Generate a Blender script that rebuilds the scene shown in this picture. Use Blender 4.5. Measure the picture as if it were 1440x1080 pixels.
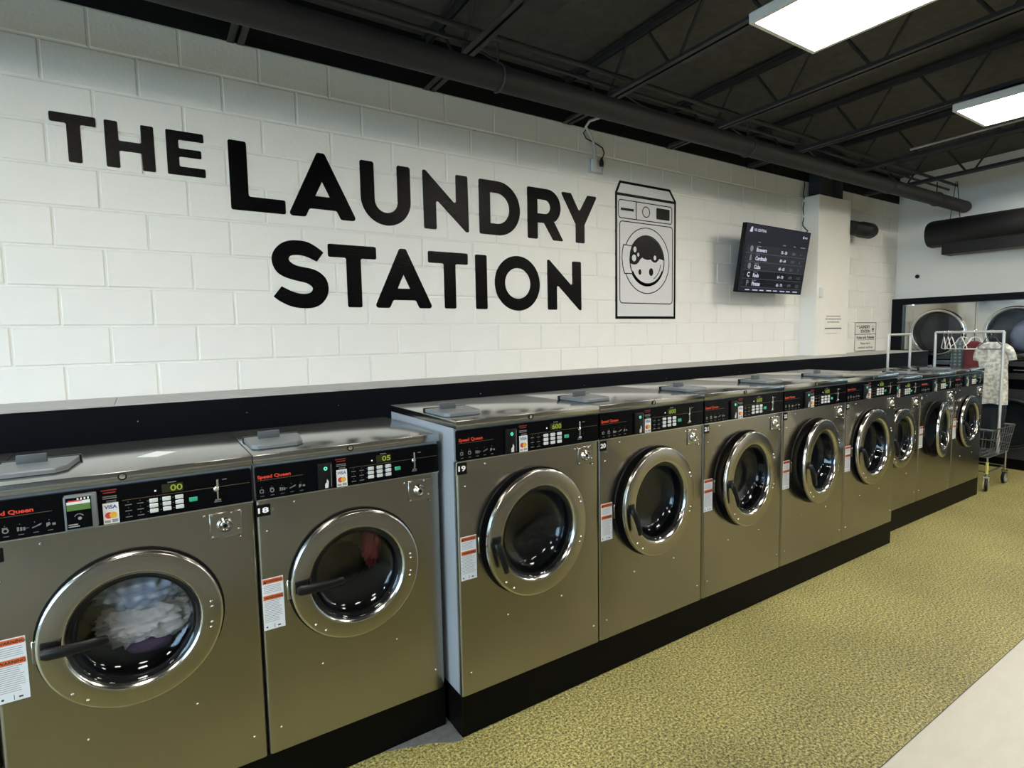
import bpy, bmesh, math, random
from mathutils import Vector, Matrix, noise
from mathutils.geometry import tessellate_polygon

random.seed(7)
PI = math.pi
scene = bpy.context.scene
for o in list(bpy.data.objects):
    bpy.data.objects.remove(o)
COL = scene.collection

# ------------------------------------------------------------------ camera
cam = bpy.data.objects.new('camera', bpy.data.cameras.new('camera'))
COL.objects.link(cam)
_r = Vector((0.83639189, -0.54783081, -0.01816608))
_u = Vector((0.06142401, 0.06074207, 0.99626176))
_f = Vector((0.54467944, 0.83438109, -0.08445414))
cam.matrix_world = Matrix(((_r.x, _u.x, -_f.x, 0.3419), (_r.y, _u.y, -_f.y, -3.7081), (_r.z, _u.z, -_f.z, 1.7354), (0, 0, 0, 1)))
cam.data.sensor_fit = 'HORIZONTAL'
cam.data.sensor_width = 36.0
cam.data.lens = 36.0 * 791.645 / 1440.0
cam.data.clip_start = 0.02
scene.camera = cam

# ------------------------------------------------------------------ light and exposure
DAY = 11.0            # brightness of the sky outside the storefront
PANEL = 25.0         # ceiling panel emission
scene.view_settings.view_transform = 'Standard'
scene.view_settings.look = 'None'
scene.view_settings.gamma = 1.0
scene.view_settings.use_curve_mapping = False
scene.view_settings.exposure = 0.05
world = bpy.data.worlds.new('world')
scene.world = world
world.use_nodes = True
_bg = world.node_tree.nodes['Background']
_bg.inputs[0].default_value = (0.58, 0.80, 1.0, 1)
_bg.inputs[1].default_value = DAY
WIN_X, WIN_Z0, WIN_Z1 = -4.5, 0.35, 3.5
for _y0, _y1 in ((-4.2, -0.5), (-8.0, -4.3)):
    _l = bpy.data.lights.new('window_portal', 'AREA')
    _l.shape = 'RECTANGLE'; _l.size = WIN_Z1 - WIN_Z0; _l.size_y = _y1 - _y0
    _l.cycles.is_portal = True
    _o = bpy.data.objects.new('window_portal', _l); COL.objects.link(_o)
    _o.location = (WIN_X - 0.02, (_y0 + _y1) / 2, (WIN_Z0 + WIN_Z1) / 2)
    _o.rotation_euler = (0, -PI / 2, 0)
    _o['kind'] = 'helper'

# ------------------------------------------------------------------ materials
MATS = {}
def nodes_of(name):
    m = bpy.data.materials.new(name); m.use_nodes = True
    MATS[name] = m
    nt = m.node_tree
    return m, nt, nt.nodes, nt.links, nt.nodes['Principled BSDF']

def mat(name, col, rough=0.5, metal=0.0, spec=0.5, noise_amt=0.0, noise_scale=20.0, bump=0.0, bump_scale=60.0, stretch=(1, 1, 1), coat=0.0, detail=3.0, rough_var=0.0):
    m, nt, N, L, b = nodes_of(name)
    b.inputs['Base Color'].default_value = (*col, 1)
    b.inputs['Roughness'].default_value = rough
    b.inputs['Metallic'].default_value = metal
    b.inputs['Specular IOR Level'].default_value = spec
    b.inputs['Coat Weight'].default_value = coat
    tc = N.new('ShaderNodeTexCoord'); mp = N.new('ShaderNodeMapping')
    mp.inputs['Scale'].default_value = stretch
    L.new(tc.outputs['Object'], mp.inputs['Vector'])
    if noise_amt or rough_var:
        n = N.new('ShaderNodeTexNoise'); n.inputs['Scale'].default_value = noise_scale; n.inputs['Detail'].default_value = detail
        L.new(mp.outputs[0], n.inputs['Vector'])
        if noise_amt:
            mx = N.new('ShaderNodeMix'); mx.data_type = 'RGBA'
            mx.inputs[6].default_value = (*[c * (1 - noise_amt) for c in col], 1)
            mx.inputs[7].default_value = (*[min(1, c * (1 + noise_amt)) for c in col], 1)
            L.new(n.outputs['Fac'], mx.inputs[0]); L.new(mx.outputs[2], b.inputs['Base Color'])
        if rough_var:
            mr = N.new('ShaderNodeMapRange'); mr.inputs['To Min'].default_value = rough - rough_var; mr.inputs['To Max'].default_value = rough + rough_var
            L.new(n.outputs['Fac'], mr.inputs['Value']); L.new(mr.outputs[0], b.inputs['Roughness'])
    if bump:
        n2 = N.new('ShaderNodeTexNoise'); n2.inputs['Scale'].default_value = bump_scale; n2.inputs['Detail'].default_value = 4
        L.new(mp.outputs[0], n2.inputs['Vector'])
        bp = N.new('ShaderNodeBump'); bp.inputs['Strength'].default_value = bump; bp.inputs['Distance'].default_value = 0.004
        L.new(n2.outputs['Fac'], bp.inputs['Height']); L.new(bp.outputs[0], b.inputs['Normal'])
    return m

def emit(name, col, strength):
    m, nt, N, L, b = nodes_of(name)
    b.inputs['Base Color'].default_value = (0.006, 0.006, 0.006, 1)
    b.inputs['Specular IOR Level'].default_value = 0.15
    b.inputs['Emission Color'].default_value = (*col, 1)
    b.inputs['Emission Strength'].default_value = strength
    b.inputs['Roughness'].default_value = 0.35
    return m

mat('block_paint', (0.80, 0.79, 0.745), 0.48, noise_amt=0.03, noise_scale=6, bump=0.35, bump_scale=45)
mat('mortar_paint', (0.80, 0.79, 0.745), 0.5, noise_amt=0.03, noise_scale=8, bump=0.5, bump_scale=70)
mat('wall_paint', (0.86, 0.85, 0.81), 0.55, noise_amt=0.03, noise_scale=3, bump=0.25, bump_scale=35)
mat('opposite_wall', (0.13, 0.12, 0.11), 0.6, noise_amt=0.2, noise_scale=3)
mat('column_paint', (0.80, 0.78, 0.72), 0.5, noise_amt=0.02, noise_scale=3, bump=0.1, bump_scale=30)
mat('black_wall', (0.008, 0.008, 0.009), 0.6, spec=0.2, noise_amt=0.2, noise_scale=9, bump=0.4, bump_scale=30)
mat('deck_black', (0.075, 0.075, 0.071), 0.85, spec=0.2, noise_amt=0.35, noise_scale=14, bump=0.8, bump_scale=40)
mat('steel_black', (0.030, 0.030, 0.031), 0.55, noise_amt=0.25, noise_scale=14, bump=0.3, bump_scale=60)
mat('pipe_black', (0.020, 0.020, 0.020), 0.6, spec=0.3, noise_amt=0.2, noise_scale=9, bump=0.3, bump_scale=50)
mat('duct_black', (0.010, 0.010, 0.0105), 0.5, spec=0.3, noise_amt=0.2, noise_scale=6, bump=0.15, bump_scale=20)
mat('sign_paint', (0.0015, 0.0015, 0.002), 0.07, spec=0.08, bump=0.4, bump_scale=170)
mat('mural_paint', (0.003, 0.003, 0.003), 0.1, spec=0.1, bump=0.42, bump_scale=140)
mat('mural_grey', (0.66, 0.66, 0.665), 0.5, noise_amt=0.03, bump=0.35, bump_scale=45)
mat('bulkhead_black', (0.004, 0.0045, 0.0065), 0.40, spec=0.10, noise_amt=0.25, noise_scale=5, bump=0.1, bump_scale=25)
mat('ledge_top', (0.42, 0.42, 0.41), 0.6, noise_amt=0.12, noise_scale=8, bump=0.2, bump_scale=50)
mat('plinth_black', (0.003, 0.003, 0.0025), 0.40, spec=0.06, noise_amt=0.3, noise_scale=7, bump=0.15, bump_scale=40)
mat('steel_front', (0.325, 0.303, 0.268), 0.26, 1.0)
mat('steel_top', (0.38, 0.378, 0.362), 0.17, 1.0)
mat('steel_ring', (0.37, 0.347, 0.31), 0.24, 1.0)
mat('dryer_steel', (0.40, 0.385, 0.345), 0.10, 1.0)
mat('chrome', (0.52, 0.51, 0.49), 0.17, 1.0)
mat('chrome_soft', (0.62, 0.61, 0.59), 0.2, 1.0)
mat('side_grey', (0.33, 0.36, 0.40), 0.38, 0.2, noise_amt=0.06, noise_scale=4)
mat('drum_steel', (0.20, 0.205, 0.21), 0.35, 0.9, noise_amt=0.2, noise_scale=60)
mat('rubber', (0.004, 0.004, 0.0045), 0.38, spec=0.25)
mat('black_plastic', (0.005, 0.005, 0.0055), 0.35, spec=0.25)
mat('panel_black', (0.002, 0.0022, 0.003), 0.20, spec=0.08)
mat('grey_plastic', (0.13, 0.145, 0.155), 0.45, noise_amt=0.06, noise_scale=20)
mat('grey_plastic_dark', (0.065, 0.078, 0.088), 0.45)
mat('red_print', (0.62, 0.045, 0.02), 0.5)
mat('dull_red_print', (0.16, 0.012, 0.012), 0.5)
mat('white_print', (0.62, 0.62, 0.62), 0.5)
mat('dim_print', (0.17, 0.17, 0.17), 0.5)
mat('line_print', (0.14, 0.09, 0.06), 0.5)
mat('black_print', (0.012, 0.012, 0.012), 0.5)
mat('grey_print', (0.28, 0.28, 0.29), 0.6)
mat('blue_print', (0.02, 0.06, 0.30), 0.5)
mat('card_red', (0.55, 0.04, 0.03), 0.5)
mat('card_yellow', (0.75, 0.42, 0.05), 0.5)
mat('key_white', (0.56, 0.57, 0.57), 0.4)
mat('paper_white', (0.72, 0.74, 0.76), 0.6)
mat('label_white', (0.66, 0.69, 0.74), 0.5)
mat('label_orange', (0.62, 0.12, 0.03), 0.5)
mat('plate_black', (0.004, 0.004, 0.004), 0.35, spec=0.15)
mat('digit_white', (0.85, 0.85, 0.85), 0.5)
mat('green_key', (0.03, 0.36, 0.20), 0.4)
mat('lcd_green', (0.09, 0.17, 0.045), 0.3)
mat('lcd_white', (0.65, 0.66, 0.66), 0.4)
mat('table_top', (0.40, 0.38, 0.315), 0.38, noise_amt=0.09, noise_scale=14, bump=0.06, bump_scale=18, stretch=(1, 3, 1))
mat('table_edge', (0.035, 0.03, 0.028), 0.5)
mat('cabinet_grey', (0.12, 0.12, 0.12), 0.5)
mat('cabinet_cream', (0.66, 0.64, 0.60), 0.5, noise_amt=0.04, noise_scale=3)
mat('rail_steel', (0.66, 0.66, 0.64), 0.35, 0.4)
mat('white_plastic', (0.72, 0.72, 0.70), 0.4)
mat('cable_white', (0.55, 0.55, 0.54), 0.5)
mat('cable_black', (0.012, 0.012, 0.012), 0.5)
mat('tv_black', (0.004, 0.004, 0.006), 0.25, spec=0.2)
mat('wire_grey', (0.16, 0.165, 0.17), 0.4, 0.3)
mat('wheel_grey', (0.42, 0.43, 0.45), 0.5)
mat('tape_yellow', (0.58, 0.55, 0.12), 0.5)
mat('lens_frame', (0.35, 0.35, 0.34), 0.5)
mat('notice_paper', (0.78, 0.76, 0.69), 0.6)
mat('dirty_concrete', (0.10, 0.105, 0.11), 0.8, noise_amt=0.5, noise_scale=25, bump=0.6, bump_scale=60)
mat('galvanised', (0.45, 0.45, 0.44), 0.35, 0.8)
mat('cloth_linen', (0.62, 0.60, 0.58), 0.85, noise_amt=0.15, noise_scale=10, bump=0.3, bump_scale=120)
mat('cloth_purple', (0.035, 0.010, 0.055), 0.8)
mat('cloth_dark', (0.012, 0.011, 0.013), 0.9)
mat('cloth_red', (0.15, 0.010, 0.014), 0.85, noise_amt=0.6, noise_scale=14)
mat('tumbler_dark', (0.03, 0.03, 0.032), 0.6, 0.3, noise_amt=0.2, noise_scale=40)
mat('outlet_grey', (0.50, 0.50, 0.48), 0.4)
mat('cloth_maroon', (0.11, 0.014, 0.022), 0.85, noise_amt=0.6, noise_scale=10)
mat('cloth_jeans', (0.008, 0.014, 0.021), 0.9, noise_amt=0.7, noise_scale=12)
mat('asphalt', (0.11, 0.11, 0.115), 0.9, noise_amt=0.2, noise_scale=12)
mat('frame_dark', (0.05, 0.05, 0.052), 0.4, 0.5)
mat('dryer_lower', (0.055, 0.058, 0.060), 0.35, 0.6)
emit('panel_light', (1.0, 0.94, 0.82), PANEL)
emit('display_lime', (0.55, 0.75, 0.08), 0.5)
emit('display_dim', (0.10, 0.12, 0.02), 0.15)
emit('led_green', (0.10, 0.85, 0.5), 1.3)
emit('led_white', (0.9, 0.95, 1.0), 1.0)
emit('screen_dark', (0.008, 0.010, 0.018), 1.0)
emit('screen_row', (0.016, 0.018, 0.024), 1.0)
emit('screen_black', (0.003, 0.0035, 0.007), 1.0)
emit('screen_text', (0.55, 0.56, 0.68), 1.0)
emit('screen_dimtext', (0.17, 0.18, 0.21), 1.0)
emit('screen_line', (0.11, 0.12, 0.14), 1.0)

def make_floor_mat():
    m, nt, N, L, b = nodes_of('floor_speckle')
    tc = N.new('ShaderNodeTexCoord')
    n = N.new('ShaderNodeTexNoise'); n.inputs['Scale'].default_value = 88; n.inputs['Detail'].default_value = 5; n.inputs['Roughness'].default_value = 0.8
    L.new(tc.outputs['Object'], n.inputs['Vector'])
    r = N.new('ShaderNodeValToRGB'); e = r.color_ramp.elements
    e[0].position = 0.40; e[0].color = (0.018, 0.016, 0.007, 1)
    e[1].position = 0.66; e[1].color = (0.70, 0.66, 0.36, 1)
    a = e.new(0.465); a.color = (0.165, 0.145, 0.043, 1)
    a = e.new(0.54); a.color = (0.37, 0.33, 0.115, 1)
    L.new(n.outputs['Fac'], r.inputs[0])
    n2 = N.new('ShaderNodeTexNoise'); n2.inputs['Scale'].default_value = 1.3; n2.inputs['Detail'].default_value = 4
    L.new(tc.outputs['Object'], n2.inputs['Vector'])
    mr = N.new('ShaderNodeMapRange'); mr.inputs['From Min'].default_value = 0.3; mr.inputs['From Max'].default_value = 0.7
    mr.inputs['To Min'].default_value = 0.82; mr.inputs['To Max'].default_value = 1.15
    L.new(n2.outputs['Fac'], mr.inputs['Value'])
    mx = N.new('ShaderNodeMix'); mx.data_type = 'RGBA'; mx.blend_type = 'MULTIPLY'; mx.inputs[0].default_value = 1
    L.new(r.outputs[0], mx.inputs[6]); L.new(mr.outputs[0], mx.inputs[7]); L.new(mx.outputs[2], b.inputs['Base Color'])
    b.inputs['Roughness'].default_value = 0.5
    bp = N.new('ShaderNodeBump'); bp.inputs['Strength'].default_value = 0.2; bp.inputs['Distance'].default_value = 0.002
    L.new(n.outputs['Fac'], bp.inputs['Height']); L.new(bp.outputs[0], b.inputs['Normal'])
make_floor_mat()

def make_glass(name, tint, edge=0.06, rough=0.03):
    m = bpy.data.materials.new(name); m.use_nodes = True; MATS[name] = m
    nt = m.node_tree; N = nt.nodes; L = nt.links
    N.remove(N['Principled BSDF'])
    out = N['Material Output']
    t = N.new('ShaderNodeBsdfTransparent'); t.inputs[0].default_value = (*tint, 1)
    g = N.new('ShaderNodeBsdfGlossy'); g.inputs['Roughness'].default_value = rough; g.inputs['Color'].default_value = (0.9, 0.95, 1, 1)
    f = N.new('ShaderNodeLayerWeight'); f.inputs[0].default_value = 0.5
    pw = N.new('ShaderNodeMath'); pw.operation = 'POWER'; pw.inputs[1].default_value = 4.0
    ad = N.new('ShaderNodeMath'); ad.operation = 'MULTIPLY_ADD'; ad.inputs[1].default_value = 0.6; ad.inputs[2].default_value = edge; ad.use_clamp = True
    L.new(f.outputs['Facing'], pw.inputs[0])
    mx = N.new('ShaderNodeMixShader')
    L.new(pw.outputs[0], ad.inputs[0]); L.new(ad.outputs[0], mx.inputs[0])
    L.new(t.outputs[0], mx.inputs[1]); L.new(g.outputs[0], mx.inputs[2]); L.new(mx.outputs[0], out.inputs[0])
make_glass('door_glass', (0.82, 0.84, 0.88), 0.045, 0.06)
make_glass('pane_glass', (0.92, 0.95, 0.95), 0.04)

def pattern_mat(name, base, line, scale, rough=0.85, kind='plaid'):
    m, nt, N, L, b = nodes_of(name)
    b.inputs['Roughness'].default_value = rough
    tc = N.new('ShaderNodeTexCoord')
    if kind == 'plaid':
        w = []
        for ax in ('X', 'Z'):
            k = N.new('ShaderNodeTexWave'); k.wave_type = 'BANDS'; k.bands_direction = ax; k.inputs['Scale'].default_value = scale
            k.inputs['Distortion'].default_value = 1.0
            L.new(tc.outputs['Object'], k.inputs['Vector']); w.append(k)
        mm = N.new('ShaderNodeMath'); mm.operation = 'MULTIPLY'
        L.new(w[0].outputs['Fac'], mm.inputs[0]); L.new(w[1].outputs['Fac'], mm.inputs[1])
        src = mm.outputs[0]
    else:
        k = N.new('ShaderNodeTexNoise'); k.inputs['Scale'].default_value = scale; k.inputs['Detail'].default_value = 2
        L.new(tc.outputs['Object'], k.inputs['Vector'])
        rr = N.new('ShaderNodeMapRange'); rr.inputs['From Min'].default_value = 0.42; rr.inputs['From Max'].default_value = 0.6
        L.new(k.outputs['Fac'], rr.inputs['Value']); src = rr.outputs[0]
    mx = N.new('ShaderNodeMix'); mx.data_type = 'RGBA'
    mx.inputs[6].default_value = (*line, 1); mx.inputs[7].default_value = (*base, 1)
    L.new(src, mx.inputs[0]); L.new(mx.outputs[2], b.inputs['Base Color'])
pattern_mat('cloth_plaid_blue', (0.66, 0.74, 0.88), (0.30, 0.36, 0.48), 7)
pattern_mat('cloth_plaid_green', (0.24, 0.27, 0.26), (0.05, 0.075, 0.08), 8)
pattern_mat('cloth_blouse', (0.70, 0.69, 0.63), (0.40, 0.39, 0.35), 28, kind='print')

# ------------------------------------------------------------------ helpers
def finish(bm, name, m, smooth=None):
    bmesh.ops.recalc_face_normals(bm, faces=bm.faces)
    me = bpy.data.meshes.new(name)
    bm.to_mesh(me); bm.free()
    for mm in (m if isinstance(m, (list, tuple)) else [m]):
        me.materials.append(MATS[mm])
    if smooth is not None:
        me.polygons.foreach_set('use_smooth', [True] * len(me.polygons))
        if smooth < 3.0:
            me.set_sharp_from_angle(angle=smooth)
    me.update()
    return me

def obj(name, me, parent=None, loc=(0, 0, 0), rot=(0, 0, 0), scale=None):
    o = bpy.data.objects.new(name, me); COL.objects.link(o)
    o.location = loc; o.rotation_euler = rot
    if scale: o.scale = scale
    if parent is not None: o.parent = parent
    return o

def tag(o, label=None, cat=None, group=None, kind=None):
    if label: o['label'] = label
    if cat: o['category'] = cat
    if group: o['group'] = group
    if kind: o['kind'] = kind
    return o

def thing(name, label, cat, loc=(0, 0, 0), rotz=0.0, group=None):
    e = bpy.data.objects.new(name, None); COL.objects.link(e)
    e.location = loc; e.rotation_euler = (0, 0, rotz); e.empty_display_size = 0.1
    return tag(e, label, cat, group)

def add_box(bm, x0, x1, y0, y1, z0, z1, bev=0.0, seg=2):
    vs = [bm.verts.new((x, y, z)) for x in (x0, x1) for y in (y0, y1) for z in (z0, z1)]
    fs = []
    for q in ((0, 1, 3, 2), (4, 6, 7, 5), (0, 4, 5, 1), (2, 3, 7, 6), (0, 2, 6, 4), (1, 5, 7, 3)):
        fs.append(bm.faces.new([vs[i] for i in q]))
    if bev:
        es = list({e for f in fs for e in f.edges})
        bmesh.ops.bevel(bm, geom=es, offset=bev, segments=seg, affect='EDGES', profile=0.5)
    return fs

def box(name, m, x0, x1, y0, y1, z0, z1, bev=0.0, seg=2):
    bm = bmesh.new(); add_box(bm, x0, x1, y0, y1, z0, z1, bev, seg)
    return finish(bm, name, m, 0.7 if bev else None)

def add_tube(bm, pts, r, n=8, closed=False, caps=True):
    pts = [Vector(p) for p in pts]
    rings = []
    prev = None
    k = len(pts)
    for i, p in enumerate(pts):
        if closed: t = pts[(i + 1) % k] - pts[i - 1]
        else: t = pts[min(i + 1, k - 1)] - pts[max(i - 1, 0)]
        t.normalize()
        if prev is None:
            a = Vector((0, 0, 1)) if abs(t.z) < 0.9 else Vector((1, 0, 0))
            prev = t.cross(a).normalized()
        nrm = (prev - t * prev.dot(t)).normalized(); prev = nrm
        bi = t.cross(nrm)
        rr = r[i] if isinstance(r, (list, tuple)) else r
        rings.append([bm.verts.new(p + (nrm * math.cos(2 * PI * j / n) + bi * math.sin(2 * PI * j / n)) * rr) for j in range(n)])
    for i in range(k if closed else k - 1):
        A, B = rings[i], rings[(i + 1) % k]
        for j in range(n):
            bm.faces.new((A[j], A[(j + 1) % n], B[(j + 1) % n], B[j]))
    if caps and not closed:
        bm.faces.new(rings[0]); bm.faces.new(rings[-1][::-1])

def tube(name, m, pts, r, n=8, closed=False):
    bm = bmesh.new(); add_tube(bm, pts, r, n, closed)
    return finish(bm, name, m, 0.9)

def add_lathe(bm, prof, n=48, mats=None, cx=0.0, cz=0.0, cap=True):
    """prof: (radius, y) pairs turned about the local y axis"""
    rings = []
    for r, y in prof:
        if r < 1e-6: rings.append([bm.verts.new((cx, y, cz))])
        else: rings.append([bm.verts.new((cx + r * math.cos(2 * PI * j / n), y, cz + r * math.sin(2 * PI * j / n))) for j in range(n)])
    for i in range(len(rings) - 1):
        A, B = rings[i], rings[i + 1]
        for j in range(n):
            a = [A[j % len(A)], A[(j + 1) % len(A)], B[(j + 1) % len(B)], B[j % len(B)]]
            u = []
            for v in a:
                if v not in u: u.append(v)
            f = bm.faces.new(u)
            if mats: f.material_index = mats[i]

def lathe(name, m, prof, n=48, mats=None, smooth=0.6):
    bm = bmesh.new(); add_lathe(bm, prof, n, mats)
    return finish(bm, name, m, smooth)

def rounded(poly, r, seg=4):
    out = []
    k = len(poly)
    for i, p in enumerate(poly):
        p0, p1, p2 = Vector(poly[i - 1]), Vector(p), Vector(poly[(i + 1) % k])
        a, b = (p0 - p1), (p2 - p1)
        la, lb = a.length, b.length
        a.normalize(); b.normalize()
        ang = a.angle(b)
        if ang > PI - 0.25: out.append(tuple(p1)); continue
        d = min(r / math.tan(ang / 2), la * 0.45, lb * 0.45)
        rr = d * math.tan(ang / 2)
        s, e = p1 + a * d, p1 + b * d
        c = p1 + (a + b).normalized() * (rr / math.sin(ang / 2))
        v0, v1 = s - c, e - c
        th = v0.angle(v1) if v0.length > 1e-9 and v1.length > 1e-9 else 0
        sg = 1 if v0.x * v1.y - v0.y * v1.x > 0 else -1
        for j in range(seg + 1):
            t = sg * th * j / seg
            out.append((c.x + v0.x * math.cos(t) - v0.y * math.sin(t), c.y + v0.x * math.sin(t) + v0.y * math.cos(t)))
    return out

def arc(cx, cy, r, a0, a1, n=16, ry=None):
    ry = ry or r
    return [(cx + r * math.cos(math.radians(a0 + (a1 - a0) * i / n)), cy + ry * math.sin(math.radians(a0 + (a1 - a0) * i / n))) for i in range(n + 1)]

def circ(cx, cy, r, n=28, ry=None):
    return arc(cx, cy, r, 0, 360 - 360 / n, n - 1, ry)

def add_shape(bm, loops, y_front, y_back, mi=0):
    """flat shape in x-z (first loop outer, the rest holes), given thickness along y"""
    V = [[Vector((p[0], p[1], 0)) for p in lp] for lp in loops]
    tris = tessellate_polygon(V)
    flat = [v for lp in V for v in lp]
    f = [bm.verts.new((v.x, y_front, v.y)) for v in flat]
    b = [bm.verts.new((v.x, y_back, v.y)) for v in flat]
    for t in tris:
        try:
            q = bm.faces.new([f[i] for i in t]); q.material_index = mi
        except ValueError: pass
    o = 0
    for lp in V:
        n = len(lp)
        for i in range(n):
            q = bm.faces.new((f[o + i], f[o + (i + 1) % n], b[o + (i + 1) % n], b[o + i])); q.material_index = mi
        o += n

def shape(name, m, loops, y_front, y_back):
    bm = bmesh.new(); add_shape(bm, loops, y_front, y_back)
    return finish(bm, name, m)

def rect(x0, x1, z0, z1): return [(x0, z0), (x1, z0), (x1, z1), (x0, z1)]

_tc = {}
def text_bm(txt, size, bold=0.0, width=None):
    """built-in typeface as flat mesh in x-z, origin at bottom left of its box; returns list of verts, faces"""
    key = (txt, bold)
    if key not in _tc:
        cu = bpy.data.curves.new('t', 'FONT'); cu.body = txt; cu.size = 1.0; cu.offset = bold; cu.resolution_u = 3; cu.fill_mode = 'FRONT'
        ob = bpy.data.objects.new('t', cu); COL.objects.link(ob)
        dg = bpy.context.evaluated_depsgraph_get()
        me = bpy.data.meshes.new_from_object(ob.evaluated_get(dg))
        vs = [tuple(v.co) for v in me.vertices]; fs = [tuple(p.vertices) for p in me.polygons]
        bpy.data.objects.remove(ob); bpy.data.curves.remove(cu); bpy.data.meshes.remove(me)
        _tc[key] = (vs, fs)
    vs, fs = _tc[key]
    if not vs: return [], [], 0
    x0 = min(v[0] for v in vs); x1 = max(v[0] for v in vs); y0 = min(v[1] for v in vs); y1 = max(v[1] for v in vs)
    s = size / (y1 - y0)
    sx = width / (x1 - x0) if width else s
    return [((v[0] - x0) * sx, (v[1] - y0) * s) for v in vs], fs, (x1 - x0) * sx

def add_text(bm, txt, x, z, size, y, bold=0.0, width=None, align='L', mi=0):
    vs, fs, w = text_bm(txt, size, bold, width)
    dx = x - (w / 2 if align == 'C' else w if align == 'R' else 0)
    V = [bm.verts.new((a + dx, y, b + z)) for a, b in vs]
    for f in fs:
        try:
            q = bm.faces.new([V[i] for i in f]); q.material_index = mi
        except ValueError: pass
    return w

def text(name, m, txt, x, z, size, y, bold=0.0, width=None, align='L'):
    bm = bmesh.new(); add_text(bm, txt, x, z, size, y, bold, width, align)
    me = bpy.data.meshes.new(name)
    bmesh.ops.recalc_face_normals(bm, faces=bm.faces)
    bm.to_mesh(me); bm.free(); me.materials.append(MATS[m]); return me

def struct(name, me, parent=None, loc=(0, 0, 0)):
    o = obj(name, me, parent, loc)
    if parent is None: o['kind'] = 'structure'
    return o

# ------------------------------------------------------------------ the room
XW0, XW1, YF, ROOF0, SLOPE = -4.5, 9.2, -8.6, 3.80, 0.03
def roof_z(y): return ROOF0 - SLOPE * y
struct('floor', box('floor', 'floor_speckle', XW0 - 0.2, XW1 + 0.2, YF - 0.2, 0.2, -0.1, 0.0))
bm = bmesh.new()
vs = [bm.verts.new((x, y, roof_z(y) + dz)) for x in (XW0 - 0.2, XW1 + 0.2) for y in (0.2, YF - 0.2) for dz in (0, 0.12)]
for q in ((0, 1, 3, 2), (4, 6, 7, 5), (0, 4, 5, 1), (2, 3, 7, 6), (0, 2, 6, 4), (1, 5, 7, 3)): bm.faces.new([vs[i] for i in q])
struct('ceiling', finish(bm, 'ceiling', 'deck_black'))

BX, BZ, MJ = 0.4064, 0.2032, 0.009
wall_back = struct('wall_back', box('wall_back', 'mortar_paint', XW0, XW1, 0.006, 0.2, 0, 3.4544))
def block_mesh(w, v):
    bm = bmesh.new()
    h = BZ - MJ
    c = 0.005
    rnd = random.Random(v)
    j = [rnd.uniform(-0.0003, 0.0003) for _ in range(4)]
    o = [(0, 0), (w, 0), (w, h), (0, h)]
    i = [(c, c), (w - c, c), (w - c, h - c), (c, h - c)]
    A = [bm.verts.new((p[0], 0.02, p[1])) for p in o]
    B = [bm.verts.new((p[0], 0.0045, p[1])) for p in o]
    C = [bm.verts.new((p[0], j[k] * 0.6, p[1])) for k, p in enumerate(i)]
    for P, Q in ((A, B), (B, C)):
        for k in range(4): bm.faces.new((P[k], P[(k + 1) % 4], Q[(k + 1) % 4], Q[k]))
    bm.faces.new(C)
    return finish(bm, 'block', 'block_paint')
variants = [block_mesh(BX - MJ, v) for v in range(5)]
for row in range(10):
    z = 1.4224 + row * BZ + MJ / 2
    off = 0.0 if row % 2 == 0 else 0.5
    k = -5 + (0 if off == 0 else -0.5 + 1)
    k = -5 + off if off else -5
    first = True
    while k * BX < XW1 - 0.03:
        x0 = k * BX + MJ / 2; x1 = min((k + 1) * BX - MJ / 2, XW1 - 0.002)
        full = abs(x1 - x0 - (BX - MJ)) < 1e-4
        me = variants[random.randrange(5)] if full else block_mesh(x1 - x0, 9)
        obj('block', me, wall_back, (x0, 0, z))
        k += 1
    if off:
        obj('block', block_mesh(BX / 2 - MJ, 11), wall_back, (-5 * BX + MJ / 2, 0, z))
struct('wall_back_plain', box('wall_back_plain', 'wall_paint', XW0, -5 * BX, -0.001, 0.01, 0, 3.4544)).name = 'wall_back_far_end'
struct('trim_1', box('trim_1', 'black_wall', XW0, XW1, -0.002, 0.2, 3.4544, 3.84))
bm = bmesh.new()
add_box(bm, XW1, XW1 + 0.2, YF, 0.2, 2.10, 4.2)
wall_right = struct('wall_right', finish(bm, 'wall_right', 'wall_paint'))
obj('wall_lower', box('wall_lower', 'wall_paint', XW1, XW1 + 0.2, YF, -4.945, 0, 2.10), wall_right)
obj('wall_corner', box('wall_corner', 'wall_paint', XW1 + 0.06, XW1 + 0.2, -0.13, 0.0, 0, 2.10), wall_right)
obj('recess_back', box('recess_back', 'black_wall', XW1 + 0.60, XW1 + 0.70, -4.945, 0.0, 0, 2.10), wall_right)
struct('wall_front', box('wall_front', 'opposite_wall', XW0, XW1, YF - 0.2, YF, 0, 4.2))
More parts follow.
